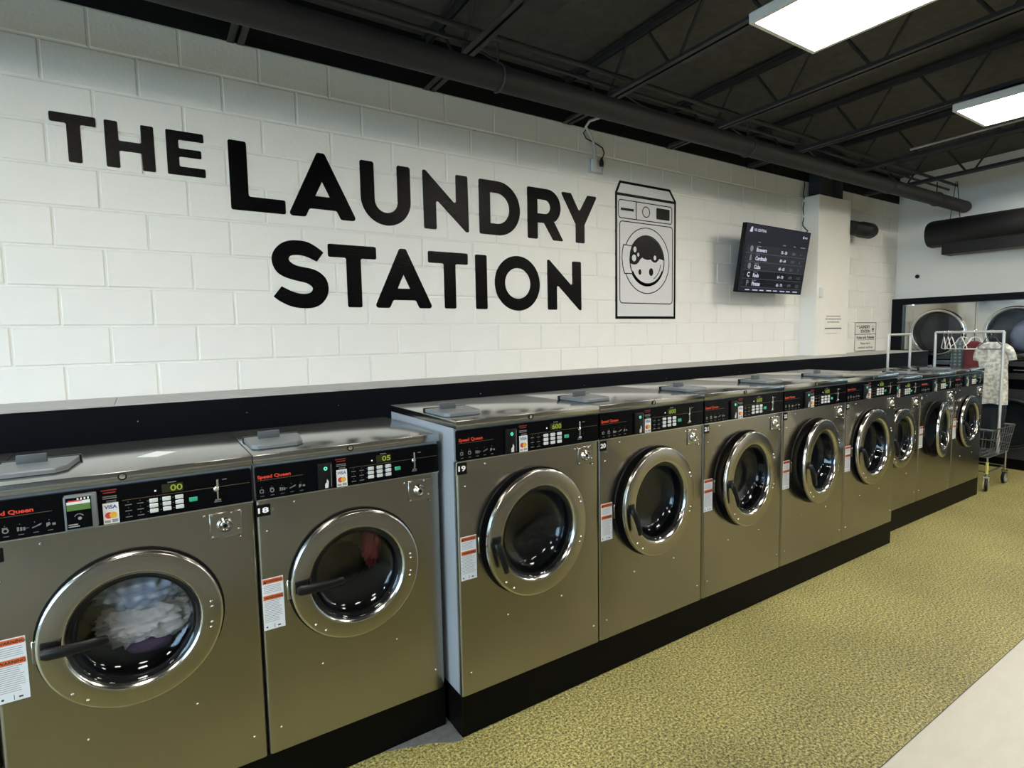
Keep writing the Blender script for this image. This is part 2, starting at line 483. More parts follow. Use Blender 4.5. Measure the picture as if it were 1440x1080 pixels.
# storefront wall with windows
bm = bmesh.new()
add_box(bm, XW0 - 0.15, XW0, YF, 0.2, 0, WIN_Z0)
struct('wall_left', finish(bm, 'wall_left', 'wall_paint'))
obj('wall_header', box('wall_header', 'wall_paint', XW0 - 0.15, XW0, YF, 0.2, WIN_Z1, 4.2), bpy.data.objects['wall_left'])
obj('wall_pier', box('wall_pier', 'wall_paint', XW0 - 0.15, XW0, -0.5, 0.2, WIN_Z0, WIN_Z1), bpy.data.objects['wall_left'])
obj('wall_pier', box('wall_pier', 'wall_paint', XW0 - 0.15, XW0, YF, -8.0, WIN_Z0, WIN_Z1), bpy.data.objects['wall_left'])
nwin = 5
for i in range(nwin):
    y0 = -8.0 + 7.5 * i / nwin; y1 = -8.0 + 7.5 * (i + 1) / nwin
    bm = bmesh.new()
    fw = 0.05
    outer = [(y0, WIN_Z0), (y1, WIN_Z0), (y1, WIN_Z1), (y0, WIN_Z1)]
    inner = [(y0 + fw, WIN_Z0 + fw), (y1 - fw, WIN_Z0 + fw), (y1 - fw, WIN_Z1 - fw), (y0 + fw, WIN_Z1 - fw)]
    add_shape(bm, [outer, inner], -0.03, 0.03)
    bmesh.ops.transform(bm, matrix=Matrix(((0, 1, 0, XW0 - 0.06), (1, 0, 0, 0), (0, 0, 1, 0), (0, 0, 0, 1))), verts=bm.verts)
    w = struct('window_%d' % (i + 1), finish(bm, 'window', 'frame_dark'))
    obj('pane', box('pane', 'pane_glass', XW0 - 0.063, XW0 - 0.057, y0 + fw, y1 - fw, WIN_Z0 + fw, WIN_Z1 - fw), w)
tag(struct('ground_outside', box('ground_outside', 'asphalt', -45, XW0 - 0.15, -40, 30, -0.2, -0.05)), kind='structure')

# white column and the black post above it
bm = bmesh.new(); add_box(bm, 6.80, 7.50, -0.2, 0.0, 1.4475, 3.262, 0.004, 1)
tag(obj('wall_column', finish(bm, 'wall_column', 'column_paint')), 'white boxed-in column standing out from the block wall beside the television', 'column')
bm = bmesh.new()
add_box(bm, 6.92, 7.00, -0.16, -0.004, 3.262, 3.79); add_box(bm, 7.30, 7.38, -0.16, -0.004, 3.262, 3.79); add_box(bm, 7.00, 7.30, -0.10, -0.06, 3.262, 3.79)
tag(obj('steel_post', finish(bm, 'steel_post', 'steel_black')), 'short black steel post between the white column and the roof', 'post')

# bulkhead ledge
bm = bmesh.new(); add_box(bm, -2.0, 9.06, -0.475, -0.002, 0.0, 1.44)
bk = tag(obj('bulkhead', finish(bm, 'bulkhead', 'bulkhead_black')), 'long black service bulkhead running behind the washers', 'bulkhead')
for i in range(5):
    x0 = -2.0 + i * 2.212
    obj('ledge_board', box('ledge_board', 'ledge_top', x0 + 0.001, x0 + 2.211, -0.48, -0.002, 1.4405, 1.447, 0.001, 1), bk)
for i, x in enumerate((0.30, 0.78, 1.26, 2.2, 3.1, 4.0, 5.0)):
    obj('screw', lathe('screw', 'chrome_soft', [(0.004, 0), (0.003, -0.002), (0, -0.003)], 8), bk, (x, -0.476, 1.36))

# plinths under the washers
YS, YL, ZB = -1.536, -1.652, 0.189
WS, WL = 0.734, 0.788
XL0 = 1.400
XS18 = XL0 - 0.021 - WS
XS24 = XL0 + 5 * WL + 0.002
def plinth(label, x0, x1, yf):
    bm = bmesh.new(); add_box(bm, x0, x1, yf, -0.95, 0.0, ZB - 0.002, 0.004, 1)
    return tag(obj('plinth', finish(bm, 'plinth', 'plinth_black')), label, 'plinth', 'black plinths under the washers')
plinth('low black plinth under the near washers left of the step', XS18 - 3 * WS, XS18 + WS, YS + 0.006)
plinth('low black plinth under the five larger washers, set forward', XL0, XL0 + 5 * WL, YL + 0.006)
plinth('low black plinth under the three far washers beside the cart', XS24, XS24 + 3 * WS, YS + 0.006)
bm = bmesh.new()
o = [(XL0 - 0.30, YS + 0.004), (XL0 - 0.13, YS - 0.055), (XL0 - 0.05, YS - 0.105), (XL0 - 0.005, YL - 0.005), (XL0 - 0.001, YS + 0.02), (XL0 - 0.02, YS + 0.06), (XL0 - 0.10, YS + 0.006)]
t = [bm.verts.new((p[0], p[1], 0.006)) for p in o]; b_ = [bm.verts.new((p[0], p[1], 0.0)) for p in o]
bm.faces.new(t)
for i in range(len(o)): bm.faces.new((t[i], t[(i + 1) % len(o)], b_[(i + 1) % len(o)], b_[i]))
tag(obj('floor_patch', finish(bm, 'floor_patch', 'dirty_concrete')), 'dirty grey wedge of bare floor in the corner where the plinth steps out', 'floor patch')

# ------------------------------------------------------------------ painted wall lettering
def catmull(P, corners, n=4):
    out = []
    k = len(P)
    for i in range(k):
        p0, p1, p2, p3 = (Vector(P[(i + d) % k]) for d in (-1, 0, 1, 2))
        if i in corners: p0 = p1
        if (i + 1) % k in corners: p3 = p2
        if i in corners and (i + 1) % k in corners:
            out.append(tuple(p1)); continue
        for j in range(n):
            t = j / n
            out.append(tuple(0.5 * ((2 * p1) + (p2 - p0) * t + (2 * p0 - 5 * p1 + 4 * p2 - p3) * t * t + (3 * p1 - p0 - 3 * p2 + p3) * t ** 3)))
    return out
RR = 0.012
def T_(x0, x1, z0, z1, bar, s0, s1, r): return [rounded([(x0, z1 - bar), (s0, z1 - bar), (s0, z0), (s1, z0), (s1, z1 - bar), (x1, z1 - bar), (x1, z1), (x0, z1)], r)]
S_PTS = [(1.343,2.289),(1.319,2.309),(1.278,2.335),(1.234,2.351),(1.175,2.354),(1.123,2.345),(1.079,2.321),(1.045,2.281),(1.031,2.236),(1.037,2.192),(1.060,2.152),(1.098,2.127),(1.148,2.111),(1.192,2.101),(1.229,2.093),(1.258,2.076),(1.267,2.057),(1.253,2.035),(1.218,2.025),(1.174,2.029),(1.130,2.044),(1.081,2.068),(1.031,2.005),(1.062,1.980),(1.111,1.954),(1.162,1.939),(1.222,1.935),(1.275,1.942),(1.318,1.965),(1.351,2.005),(1.365,2.052),(1.363,2.095),(1.346,2.134),(1.308,2.167),(1.263,2.184),(1.211,2.192),(1.167,2.202),(1.139,2.220),(1.130,2.238),(1.141,2.256),(1.170,2.263),(1.207,2.263),(1.244,2.254),(1.300,2.230)]
LETTERS = [
    T_(0.018, 0.208, 2.664, 2.904, 0.048, 0.085, 0.142, 0.008),
    [rounded([(0.243,2.664),(0.302,2.664),(0.302,2.754),(0.403,2.754),(0.403,2.664),(0.462,2.664),(0.462,2.904),(0.403,2.904),(0.403,2.806),(0.302,2.806),(0.302,2.904),(0.243,2.904)], 0.008)],
    [rounded([(0.518,2.665),(0.703,2.665),(0.703,2.713),(0.577,2.713),(0.577,2.766),(0.687,2.766),(0.687,2.811),(0.577,2.811),(0.577,2.857),(0.702,2.857),(0.702,2.905),(0.518,2.905)], 0.008)],
    [rounded([(0.825,2.505),(1.128,2.505),(1.128,2.589),(0.923,2.589),(0.923,2.903),(0.825,2.903)], RR)],
    [rounded([(1.141,2.504),(1.245,2.504),(1.271,2.558),(1.439,2.558),(1.465,2.504),(1.571,2.504),(1.376,2.906),(1.329,2.906)], RR + 0.006), [(1.309,2.638),(1.399,2.638),(1.354,2.730)]],
    [[(1.601,2.895),(1.601,2.674)] + arc(1.777,2.673,0.176,180,360,28) + [(1.953,2.895),(1.943,2.905),(1.867,2.905),(1.857,2.895),(1.857,2.662)] + arc(1.777,2.662,0.081,360,180,20) + [(1.696,2.895),(1.686,2.905),(1.611,2.905)]],
    [rounded([(2.046,2.906),(2.070,2.906),(2.305,2.690),(2.305,2.905),(2.404,2.905),(2.408,2.503),(2.383,2.503),(2.146,2.715),(2.146,2.503),(2.049,2.503)], RR)],
    [[(2.507,2.504)] + arc(2.664,2.7045,0.2005,-90,90,30) + [(2.507,2.905),(2.497,2.895),(2.497,2.514)], [(2.595,2.590)] + arc(2.652,2.703,0.1135,-90,90,20) + [(2.595,2.8165)]],
    [[(2.935,2.515),(2.945,2.506),(3.024,2.506),(3.034,2.516),(3.034,2.636),(3.095,2.636),(3.184,2.510),(3.195,2.505),(3.283,2.505),(3.288,2.514),(3.196,2.657)] + arc(3.130,2.768,0.1365,-55,90,20) + [(2.945,2.905),(2.935,2.895)], [(3.034,2.708)] + arc(3.105,2.762,0.0545,-90,90,14) + [(3.034,2.8165)]],
    [rounded([(3.268,2.904),(3.376,2.904),(3.464,2.762),(3.553,2.904),(3.660,2.905),(3.521,2.658),(3.521,2.505),(3.424,2.505),(3.424,2.655)], RR)],
    [catmull(S_PTS, {0, 21, 22, 43}, 4)],
    T_(1.371, 1.691, 1.945, 2.348, 0.083, 1.487, 1.584, RR),
    [rounded([(1.668,1.944),(1.776,1.944),(1.802,1.998),(1.968,1.998),(1.994,1.944),(2.100,1.944),(1.904,2.350),(1.857,2.350)], RR + 0.006), [(1.836,2.078),(1.927,2.078),(1.882,2.174)]],
    T_(2.070, 2.391, 1.945, 2.349, 0.082, 2.192, 2.287, RR),
    [rounded([(2.453,1.944),(2.554,1.944),(2.554,2.348),(2.453,2.348)], RR)],
    [circ(2.834, 2.147, 0.2125, 56), circ(2.834, 2.147, 0.119, 44)],
    [rounded([(3.122,2.348),(3.145,2.348),(3.383,2.142),(3.381,2.349),(3.478,2.349),(3.481,1.945),(3.459,1.945),(3.220,2.154),(3.221,1.946),(3.124,1.946)], RR)],
]
sign = thing('wall_lettering', 'large black painted shop lettering in three lines on white block wall', 'lettering', (0, 0, 0))
for lp in LETTERS:
    obj('letter', shape('letter', 'sign_paint', lp, -0.0022, 0.002), sign)

# painted washer drawing
mural = thing('wall_drawing', 'black line drawing of a front-loading washer painted on the wall', 'painting', (0, 0, 0))
def mpart(name, m, loops, yf=-0.0024):
    return obj(name, shape(name, m, loops, yf, 0.002), mural)
def frame_loops(poly, w):
    """outline band: polygon and its inset by w"""
    out = []
    k = len(poly)
    area = sum(poly[i][0] * poly[(i + 1) % k][1] - poly[(i + 1) % k][0] * poly[i][1] for i in range(k))
    sg = 1 if area > 0 else -1
    for i in range(k):
        p0, p1, p2 = Vector(poly[i - 1]), Vector(poly[i]), Vector(poly[(i + 1) % k])
        a = (p1 - p0).normalized(); b = (p2 - p1).normalized()
        na = Vector((-a.y, a.x)) * sg; nb = Vector((-b.y, b.x)) * sg
        d = (na + nb)
        d = d / max(0.2, d.dot(na)) * 1.0
        out.append(tuple(p1 + d * w))
    return [poly, out]
MX0, MX1, MZ0, MZ1 = 3.872, 4.655, 1.873, 2.976
mpart('grey_fill', 'mural_grey', [[(MX0 + .01, MZ0 + .01), (MX1 - .01, MZ0 + .01), (MX1 - .01, MZ1), (4.566, 3.066), (3.932, 3.066), (MX0 + .01, MZ1)]], -0.0012)
mpart('outline', 'mural_paint', frame_loops([(MX0, MZ0), (MX1, MZ0), (MX1, MZ1), (MX0, MZ1)], 0.024))
mpart('top_outline', 'mural_paint', frame_loops([(MX0, MZ1 - .022), (MX1, MZ1 - .022), (MX1, MZ1), (4.570, 3.080), (3.925, 3.080), (MX0, MZ1)], 0.022), -0.0026)
mpart('panel_outline', 'mural_paint', frame_loops(rounded([(3.908, 2.757), (4.603, 2.757), (4.603, 2.922), (3.908, 2.922)], 0.03, 5), 0.008))
mpart('divider', 'mural_paint', [rect(4.124, 4.133, 2.76, 2.918)])
mpart('slot', 'mural_paint', [rect(3.940, 4.098, 2.828, 2.850)])
mpart('knob_outline', 'mural_paint', [circ(4.255, 2.840, 0.050), circ(4.255, 2.840, 0.042)])
mpart('display_patch', 'mural_paint', [rounded(rect(4.389, 4.567, 2.790, 2.892), 0.01, 3)])
mpart('front_outline', 'mural_paint', frame_loops(rounded([(3.922, 2.011), (4.614, 2.011), (4.614, 2.738), (3.922, 2.738)], 0.035, 5), 0.008))
CX, CZ = 4.268, 2.402
mpart('door_outline', 'mural_paint', [circ(CX, CZ, 0.300, 56), circ(CX, CZ, 0.292, 56)])
mpart('door_disc', 'mural_grey', [circ(CX, CZ, 0.231, 48)], -0.0016)
mpart('glass_outline', 'mural_paint', [circ(CX, CZ, 0.232, 48), circ(CX + 0.004, CZ + 0.004, 0.218, 48)])
wl = [(4.0455,2.375),(4.075,2.364),(4.103,2.361),(4.135,2.366),(4.160,2.385),(4.182,2.413),(4.205,2.428),(4.230,2.418),(4.262,2.412),(4.290,2.412),(4.315,2.418),(4.335,2.402),(4.360,2.392),(4.392,2.395),(4.412,2.412),(4.430,2.430),(4.460,2.424),(4.487,2.420)]
dark = wl + [p for p in arc(CX, CZ, 0.222, 4, 172, 28)]
bub = [(4.113, 2.497, 0.020, 0.026), (4.102, 2.420, 0.027, 0.030), (4.155, 2.452, 0.014, 0.018), (4.372, 2.436, 0.018, 0.022)]
mpart('dark_water', 'mural_paint', [dark] + [circ(a, b, c, 16, d) for a, b, c, d in bub], -0.0024)
mpart('bubble_dot', 'mural_paint', [circ(4.176, 2.298, 0.019, 16, 0.026)])
mpart('bubble_dot', 'mural_paint', [circ(4.322, 2.304, 0.028, 18, 0.036)])
mpart('shine_line', 'mural_paint', [arc(CX, CZ, 0.185, -62, -8, 12) + arc(CX, CZ, 0.178, -8, -62, 12)])
mpart('glass_shadow', 'mural_paint', [arc(CX, CZ, 0.232, -150, -25, 20) + arc(CX + .004, CZ + 0.010, 0.212, -25, -150, 20)])
hd = [(4.073, 2.530), (3.967, 2.533), (3.952, 2.470), (3.948, 2.410), (3.958, 2.335), (3.978, 2.274), (4.079, 2.275)]
mpart('handle_fill', 'mural_grey', [[(4.079, 2.275)] + [(4.05, 2.34), (4.042, 2.40), (4.05, 2.47)] + [(4.073, 2.530)] + hd[1:-1]], -0.0030)
hb = hd + [(p[0] + (0.008 if 0 < i < 6 else 0), p[1] + (-0.008 if i in (0, 1) else 0.008 if i in (5, 6) else 0)) for i, p in list(enumerate(hd))[::-1]]
mpart('handle_outline', 'mural_paint', [hb], -0.0034)

# ------------------------------------------------------------------ washers
def washer_kit(big):
    """all meshes of one washer size; local origin front-left-bottom corner, y into the machine"""
    w = WL if big else WS
    H = 1.202 if big else 1.139
    D = 0.72 if big else 0.64
    P0, P1 = (1.031, 1.160) if big else (0.974, 1.094)       # control panel
    FZ = P0 - 0.004
    cx, cz, R, ri, hole = (0.392, 0.662, 0.287, 0.202, 0.232) if big else (0.357, 0.622, 0.255, 0.177, 0.206)
    K = dict(w=w, H=H, D=D, P0=P0, P1=P1, cx=cx, cz=cz, R=R, ri=ri, big=big)
    g = 0.002
    # carcass
    bm = bmesh.new()
    add_box(bm, g, g + 0.012, 0.02, D, 0, H - 0.034); add_box(bm, w - g - 0.012, w - g, 0.02, D, 0, H - 0.034)
    add_box(bm, g + 0.012, w - g - 0.012, D - 0.012, D, 0, H - 0.034); add_box(bm, g + 0.012, w - g - 0.012, 0.02, D - 0.012, 0, 0.012)
    add_box(bm, g + 0.012, w - g - 0.012, 0.015, 0.02, P0 - 0.02, H - 0.036)
    K['body'] = finish(bm, 'body', 'side_grey')
    # front panel with round opening, edges rolled back
    bm = bmesh.new()
    n = 64
    rr = 0.016
    ring = [bm.verts.new((cx + hole * math.cos(2 * PI * i / n), 0, cz + hole * math.sin(2 * PI * i / n))) for i in range(n)]
    X0, X1, Z0, Z1 = g + rr, w - g - rr, 0.0, FZ
    corner = [math.atan2(z - cz, x - cx) % (2 * PI) for x, z in ((X0, Z0), (X1, Z0), (X1, Z1), (X0, Z1))]
    angs = [2 * PI * i / n for i in range(n)]
    for c in corner:
        k = min(range(n), key=lambda i: abs((angs[i] - c + PI) % (2 * PI) - PI)); angs[k] = c
    out = []
    for a in angs:
        dx, dz = math.cos(a), math.sin(a)
        t = min([(X1 - cx) / dx if dx > 1e-9 else 9e9, (X0 - cx) / dx if dx < -1e-9 else 9e9, (Z1 - cz) / dz if dz > 1e-9 else 9e9, (Z0 - cz) / dz if dz < -1e-9 else 9e9])
        out.append(bm.verts.new((cx + dx * t, 0, cz + dz * t)))
    for i in range(n): bm.faces.new((ring[i], ring[(i + 1) % n], out[(i + 1) % n], out[i]))
    back = [bm.verts.new((v.co.x, 0.02, v.co.z)) for v in ring]
    for i in range(n): bm.faces.new((ring[i], ring[(i + 1) % n], back[(i + 1) % n], back[i]))
    for sx, xx in ((-1, X0), (1, X1)):
        col = sorted([v for v in out if abs(v.co.x - xx) < 1e-5], key=lambda v: v.co.z)
        prev = col
        for s in range(1, 6):
            a = s / 5 * PI / 2
            cur = [bm.verts.new((xx + sx * rr * math.sin(a), rr * (1 - math.cos(a)), v.co.z)) for v in col]
            for i in range(len(col) - 1): bm.faces.new((prev[i], prev[i + 1], cur[i + 1], cur[i]))
            prev = cur
        cur = [bm.verts.new((v.co.x, 0.03, v.co.z)) for v in prev]
        for i in range(len(col) - 1): bm.faces.new((prev[i], prev[i + 1], cur[i + 1], cur[i]))
    for zz in (Z0, Z1):
        row = sorted([v for v in out if abs(v.co.z - zz) < 1e-5], key=lambda v: v.co.x)
        cur = [bm.verts.new((v.co.x, 0.012, zz)) for v in row]
        for i in range(len(row) - 1): bm.faces.new((row[i], row[i + 1], cur[i + 1], cur[i]))
    K['front_panel'] = finish(bm, 'front_panel', 'steel_front', 0.5)
    # top
    K['top_panel'] = box('top_panel', 'steel_top', g * 0.5, w - g * 0.5, -0.006, D + 0.004, H - 0.034, H, 0.0025, 2)
    K['lid_lock'] = lathe('lid_lock', ['black_plastic', 'chrome_soft'], [(0.0125, 0.0), (0.0125, -0.004), (0.009, -0.005), (0.008, -0.003), (0.003, -0.003), (0.0, -0.005)], 18, [0, 0, 0, 1, 1])
    # control panel
    sx = w / WS
    ph = P1 - P0
    def fx(x): return x * sx
    def fz(z): return P0 + (z - 1.163) / 0.122 * ph     # from heights measured on the small washer
    sc = ph / 0.122
    bm = bmesh.new()
    add_shape(bm, [rounded(rect(0.006, w - 0.006, P0, P1), 0.008, 3)], -0.002, 0.014)
    K['control_panel'] = finish(bm, 'control_panel', 'panel_black')
    bm = bmesh.new(); add_shape(bm, [rect(0.004, w - 0.004, P0 - 0.004, P0)], -0.003, 0.012)
    K['panel_edge'] = finish(bm, 'panel_edge', 'chrome_soft')
    yy = -0.0026
    K['brand_print'] = text('brand_print', 'red_print', 'Speed Queen', fx(0.012), fz(1.236), 0.0175 * sc, yy, 0.03, 0.115)
    bm = bmesh.new()
    def bar(x0, x1, z0, z1, mi=0): add_shape(bm, [rect(x0, x1, z0, z1)], yy, 0.0, mi)
    bar(fx(0.010), fx(0.17), fz(1.2335), fz(1.2345)); bar(fx(0.345), fx(0.72), fz(1.2335), fz(1.2345))
    K['line_print'] = finish(bm, 'line_print', 'line_print')
    bm = bmesh.new()
    for i in range(5):          # cycle pictograms
        x = fx(0.018 + i * 0.034); z = fz(1.186)
        if i == 0: add_shape(bm, [rounded(rect(x, x + 0.014, z, z + 0.014), 0.003, 2), rect(x + 0.003, x + 0.011, z + 0.003, z + 0.011)], yy, 0)
        elif i == 1: add_shape(bm, [circ(x + 0.008, z + 0.006, 0.008, 10), circ(x + 0.008, z + 0.006, 0.0045, 10)], yy, 0); bar(x + 0.001, x + 0.013, z + 0.011, z + 0.016)
        elif i == 2: [bar(x + j * 0.007, x + j * 0.007 + 0.005, z, z + 0.012 - 0.001 * j) for j in range(3)]; bar(x + 0.020, x + 0.027, z + 0.005, z + 0.0065)
        elif i == 3: add_shape(bm, [[(x, z + 0.002), (x + 0.020, z + 0.009), (x + 0.024, z + 0.014), (x + 0.018, z + 0.013), (x + 0.006, z + 0.007), (x + 0.001, z + 0.006)]], yy, 0)
        else: add_shape(bm, [[(x, z), (x + 0.010, z + 0.006), (x + 0.008, z + 0.014), (x, z + 0.012)]], yy, 0); bar(x + 0.014, x + 0.022, z + 0.003, z + 0.010)
        bar(x + 0.006, x + 0.008, fz(1.206), fz(1.208))
    K['icon_print'] = finish(bm, 'icon_print', 'dim_print')
    bm = bmesh.new()
    for i in range(5): bar(fx(0.020 + i * 0.034), fx(0.020 + i * 0.034) + 0.013, fz(1.174), fz(1.1755))
    for i in range(2):
        for j in range(3): bar(fx(0.352 + i * 0.032), fx(0.352 + i * 0.032) + 0.018, fz(1.176 + j * 0.020), fz(1.1785 + j * 0.020)); bar(fx(0.360 + i * 0.032), fx(0.360 + i * 0.032) + 0.002, fz(1.186 + j * 0.020), fz(1.188 + j * 0.020))
    for i in range(3):
        for j in range(3): bar(fx(0.4115 + i * 0.036) , fx(0.4155 + i * 0.036), fz(1.184 + j * 0.018), fz(1.1855 + j * 0.018))
    bar(fx(0.472), fx(0.497), fz(1.272), fz(1.275)); bar(fx(0.634), fx(0.648), fz(1.257), fz(1.260)); bar(fx(0.606), fx(0.628), fz(1.180), fz(1.184))
    bar(fx(0.295), fx(0.332), fz(1.252), fz(1.255)); bar(fx(0.295), fx(0.332), fz(1.246), fz(1.249)); bar(fx(0.304), fx(0.330), fz(1.238), fz(1.240)); bar(fx(0.304), fx(0.330), fz(1.233), fz(1.235))
    K['legend_print'] = finish(bm, 'legend_print', 'dim_print')
    bm = bmesh.new(); bar(fx(0.292), fx(0.333), fz(1.272), fz(1.276)); bar(fx(0.297), fx(0.330), fz(1.264), fz(1.268))
    K['notice_print'] = finish(bm, 'notice_print', 'dull_red_print')
    K['button'] = box('button', 'key_white', 0, 0.024 * sx, -0.005, 0, 0, 0.0135 * sc, 0.0015, 1)
    K['button_spots'] = [(fx(0.418 + i * 0.0365), -0.002, fz(1.179 + j * 0.0172)) for i in range(3) for j in range(3)]
    K['start_button'] = box('start_button', 'green_key', fx(0.531), fx(0.556), -0.0055, -0.001, fz(1.196), fz(1.211), 0.0015, 1)
    K['display'] = box('display', 'display_dim', fx(0.455), fx(0.516), -0.003, -0.001, fz(1.240), fz(1.2685))
    K['digit_spot'] = (fx(0.514), fz(1.2435), 0.021 * sc)
    K['lamp'] = box('indicator_lamp', 'led_white', fx(0.434), fx(0.439), -0.0035, -0.001, fz(1.2485), fz(1.2535))
    # coin slide
    bm = bmesh.new()
    add_tube(bm, [(fx(0.618), -0.004, fz(1.190)), (fx(0.6175), -0.006, fz(1.220))], 0.0035, 8)
    add_box(bm, fx(0.6155), fx(0.6225), -0.006, -0.001, fz(1.232), fz(1.262), 0.0015, 1)
    add_lathe(bm, [(0.009, -0.002), (0.009, -0.008), (0.005, -0.012), (0, -0.013)], 12, None, fx(0.614), fz(1.228))
    add_box(bm, fx(0.609), fx(0.627), -0.008, -0.001, fz(1.186), fz(1.192), 0.0015, 1)
    K['coin_slide'] = finish(bm, 'coin_slide', 'chrome', 0.6)
    # card sticker
    K['payment_sticker'] = box('payment_sticker', 'paper_white', fx(0.294), fx(0.335), -0.0032, -0.001, fz(1.164), fz(1.232))
    x0, x1 = fx(0.294), fx(0.335)
    K['card_name_print'] = text('card_name_print', 'blue_print', 'VISA', (x0 + x1) / 2, fz(1.213), 0.0125 * sc, -0.0036, 0.03, (x1 - x0) * 0.82, 'C')
    bm = bmesh.new(); add_shape(bm, [circ(x0 + (x1 - x0) * 0.36, fz(1.192), 0.0105 * sc, 16)], -0.0036, -0.003)
    add_shape(bm, [circ(x0 + (x1 - x0) * 0.64, fz(1.192), 0.0105 * sc, 16)], -0.0040, -0.003, 1)
    add_shape(bm, [rect(x0 + 0.003, x0 + 0.018, fz(1.168), fz(1.176))], -0.0036, -0.003, 2); add_shape(bm, [rect(x0 + 0.022, x1 - 0.003, fz(1.168), fz(1.178))], -0.0036, -0.003, 2)
    K['card_logo_print'] = finish(bm, 'card_logo_print', ['card_red', 'card_yellow', 'grey_print'])
    # slot reader (most machines)
    bm = bmesh.new(); add_box(bm, fx(0.222), fx(0.276), -0.016, -0.001, P0 + 0.003, fz(1.268), 0.003, 2)
    K['card_reader'] = finish(bm, 'card_reader', 'black_plastic', 0.6)
    K['reader_lamp'] = lathe('reader_lamp', 'led_green', [(0.0072, 0), (0.0072, -0.0015), (0.0032, -0.0015), (0.0032, 0)], 14)
    K['lamp_spot'] = (fx(0.250), -0.0155, fz(1.248))
    bm = bmesh.new(); add_shape(bm, [[(fx(0.246), fz(1.172)), (fx(0.258), fz(1.172)), (fx(0.260), fz(1.196)), (fx(0.254), fz(1.206)), (fx(0.252), fz(1.192)), (fx(0.246), fz(1.188))]], -0.0172, -0.016)
    add_shape(bm, [rect(fx(0.2695), fx(0.2715), fz(1.175), fz(1.262))], -0.0172, -0.016, 1)
    K['reader_print'] = finish(bm, 'reader_print', ['white_print', 'grey_plastic'])
    # lock plate
    lx0, lx1, lz0, lz1 = (0.650, 0.745, 0.927, 1.011) if big else (0.587, 0.688, 0.862, 0.952)
    K['lock_plate'] = box('lock_plate', 'steel_ring', lx0, lx1, -0.006, 0.0, lz0, lz1, 0.0015, 1)
    K['lock_cylinder'] = lathe('lock_cylinder', ['chrome', 'chrome_soft', 'black_plastic'], [(0.0265, -0.004), (0.025, -0.012), (0.021, -0.016), (0.018, -0.012), (0.0155, -0.014), (0.011, -0.020), (0.007, -0.020), (0.0065, -0.017), (0, -0.017)], 28, [0, 0, 0, 1, 0, 0, 2, 2])
    K['lock_c'] = (lx0 + (lx1 - lx0) * 0.46, 0, lz0 + (lz1 - lz0) * 0.50)
    K['screw'] = lathe('screw', 'chrome', [(0.0048, 0), (0.0045, -0.002), (0.003, -0.0038), (0, -0.0045)], 10)
    K['lock_screws'] = [(lx0 + 0.008, -0.006, lz0 + 0.007), (lx1 - 0.012, -0.006, lz0 + 0.022), (lx0 + 0.010, -0.006, lz1 - 0.007), (lx1 - 0.030, -0.006, lz1 - 0.006), (lx1 - 0.006, -0.006, lz0 - 0.006), (lx0 - 0.014, 0, lz1 - 0.006)]
    if big: K['screws'] = [(0.139, 1.005), (0.039, 0.921), (0.546, 0.304), (0.242, 0.302), (0.047, 0.097), (0.747, 0.093)]
    else: K['screws'] = [(0.136, 0.946), (0.036, 0.853), (0.210, 0.287), (0.515, 0.289), (0.048, 0.093), (0.688, 0.093)]
    # warning label
    a0, a1, b0, b1 = (0.010, 0.086, 0.515, 0.705) if big else (0.007, 0.081, 0.482, 0.677)
    K['warning_label'] = box('warning_label', 'label_white', a0, a1, -0.0008, 0.0, b0, b1)
    bm = bmesh.new(); h = b1 - b0
    add_shape(bm, [rect(a0 + 0.003, a1 - 0.003, b1 - h * 0.105, b1 - h * 0.015)], -0.0014, 0)
    K['warning_band'] = finish(bm, 'warning_band', 'label_orange')
    K['band_spots'] = [0.0, -h * 0.315]
    bm = bmesh.new()
    add_text(bm, 'WARNING', (a0 + a1) / 2 + 0.004, b1 - h * 0.085, h * 0.05, -0.002, 0.02, None, 'C')
    add_text(bm, 'WARNING', (a0 + a1) / 2 + 0.002, b1 - h * 0.40, h * 0.05, -0.002, 0.02, None, 'C')
    add_shape(bm, [[(a0 + 0.005, b1 - h * 0.09), (a0 + 0.015, b1 - h * 0.09), (a0 + 0.010, b1 - h * 0.03)]], -0.002, -0.001)
    rnd = random.Random(5 if big else 4)
    for k in range(5): add_shape(bm, [rect(a0 + 0.006, a1 - rnd.uniform(0.006, 0.02), b1 - h * (0.15 + k * 0.033), b1 - h * (0.15 + k * 0.033) + 0.0018)], -0.0012, 0, 1)
    for k in range(13): add_shape(bm, [rect(a0 + 0.005, a1 - rnd.uniform(0.005, 0.022), b1 - h * (0.45 + k * 0.033), b1 - h * (0.45 + k * 0.033) + 0.0017)], -0.0012, 0, 1)
    add_shape(bm, [rect((a0 + a1) / 2 - 0.0008, (a0 + a1) / 2 + 0.0008, b0 + 0.004, b0 + h * 0.10)], -0.0012, 0, 0)
    add_shape(bm, [rect(a0 + 0.008, a0 + 0.014, b0 + 0.008, b0 + 0.014)], -0.0012, 0, 0)
    add_shape(bm, [rect(a1 - 0.026, a1 - 0.016, b0 + 0.008, b0 + 0.013)], -0.0012, 0, 0)
    K['label_print'] = finish(bm, 'label_print', ['black_print', 'grey_print'])
    # number plate
    p0, p1, q0, q1 = (0.003, 0.049, 0.974, 1.0235) if big else (0.002, 0.051, 0.912, 0.9545)
    bm = bmesh.new(); add_shape(bm, [rounded(rect(p0, p1, q0, q1), 0.003, 2)], -0.0012, 0)
    K['number_plate'] = finish(bm, 'number_plate', 'plate_black')
    K['num'] = ((p0 + p1) / 2, q0 + (q1 - q0) * 0.27, (q1 - q0) * 0.48, (p1 - p0) * 0.74)
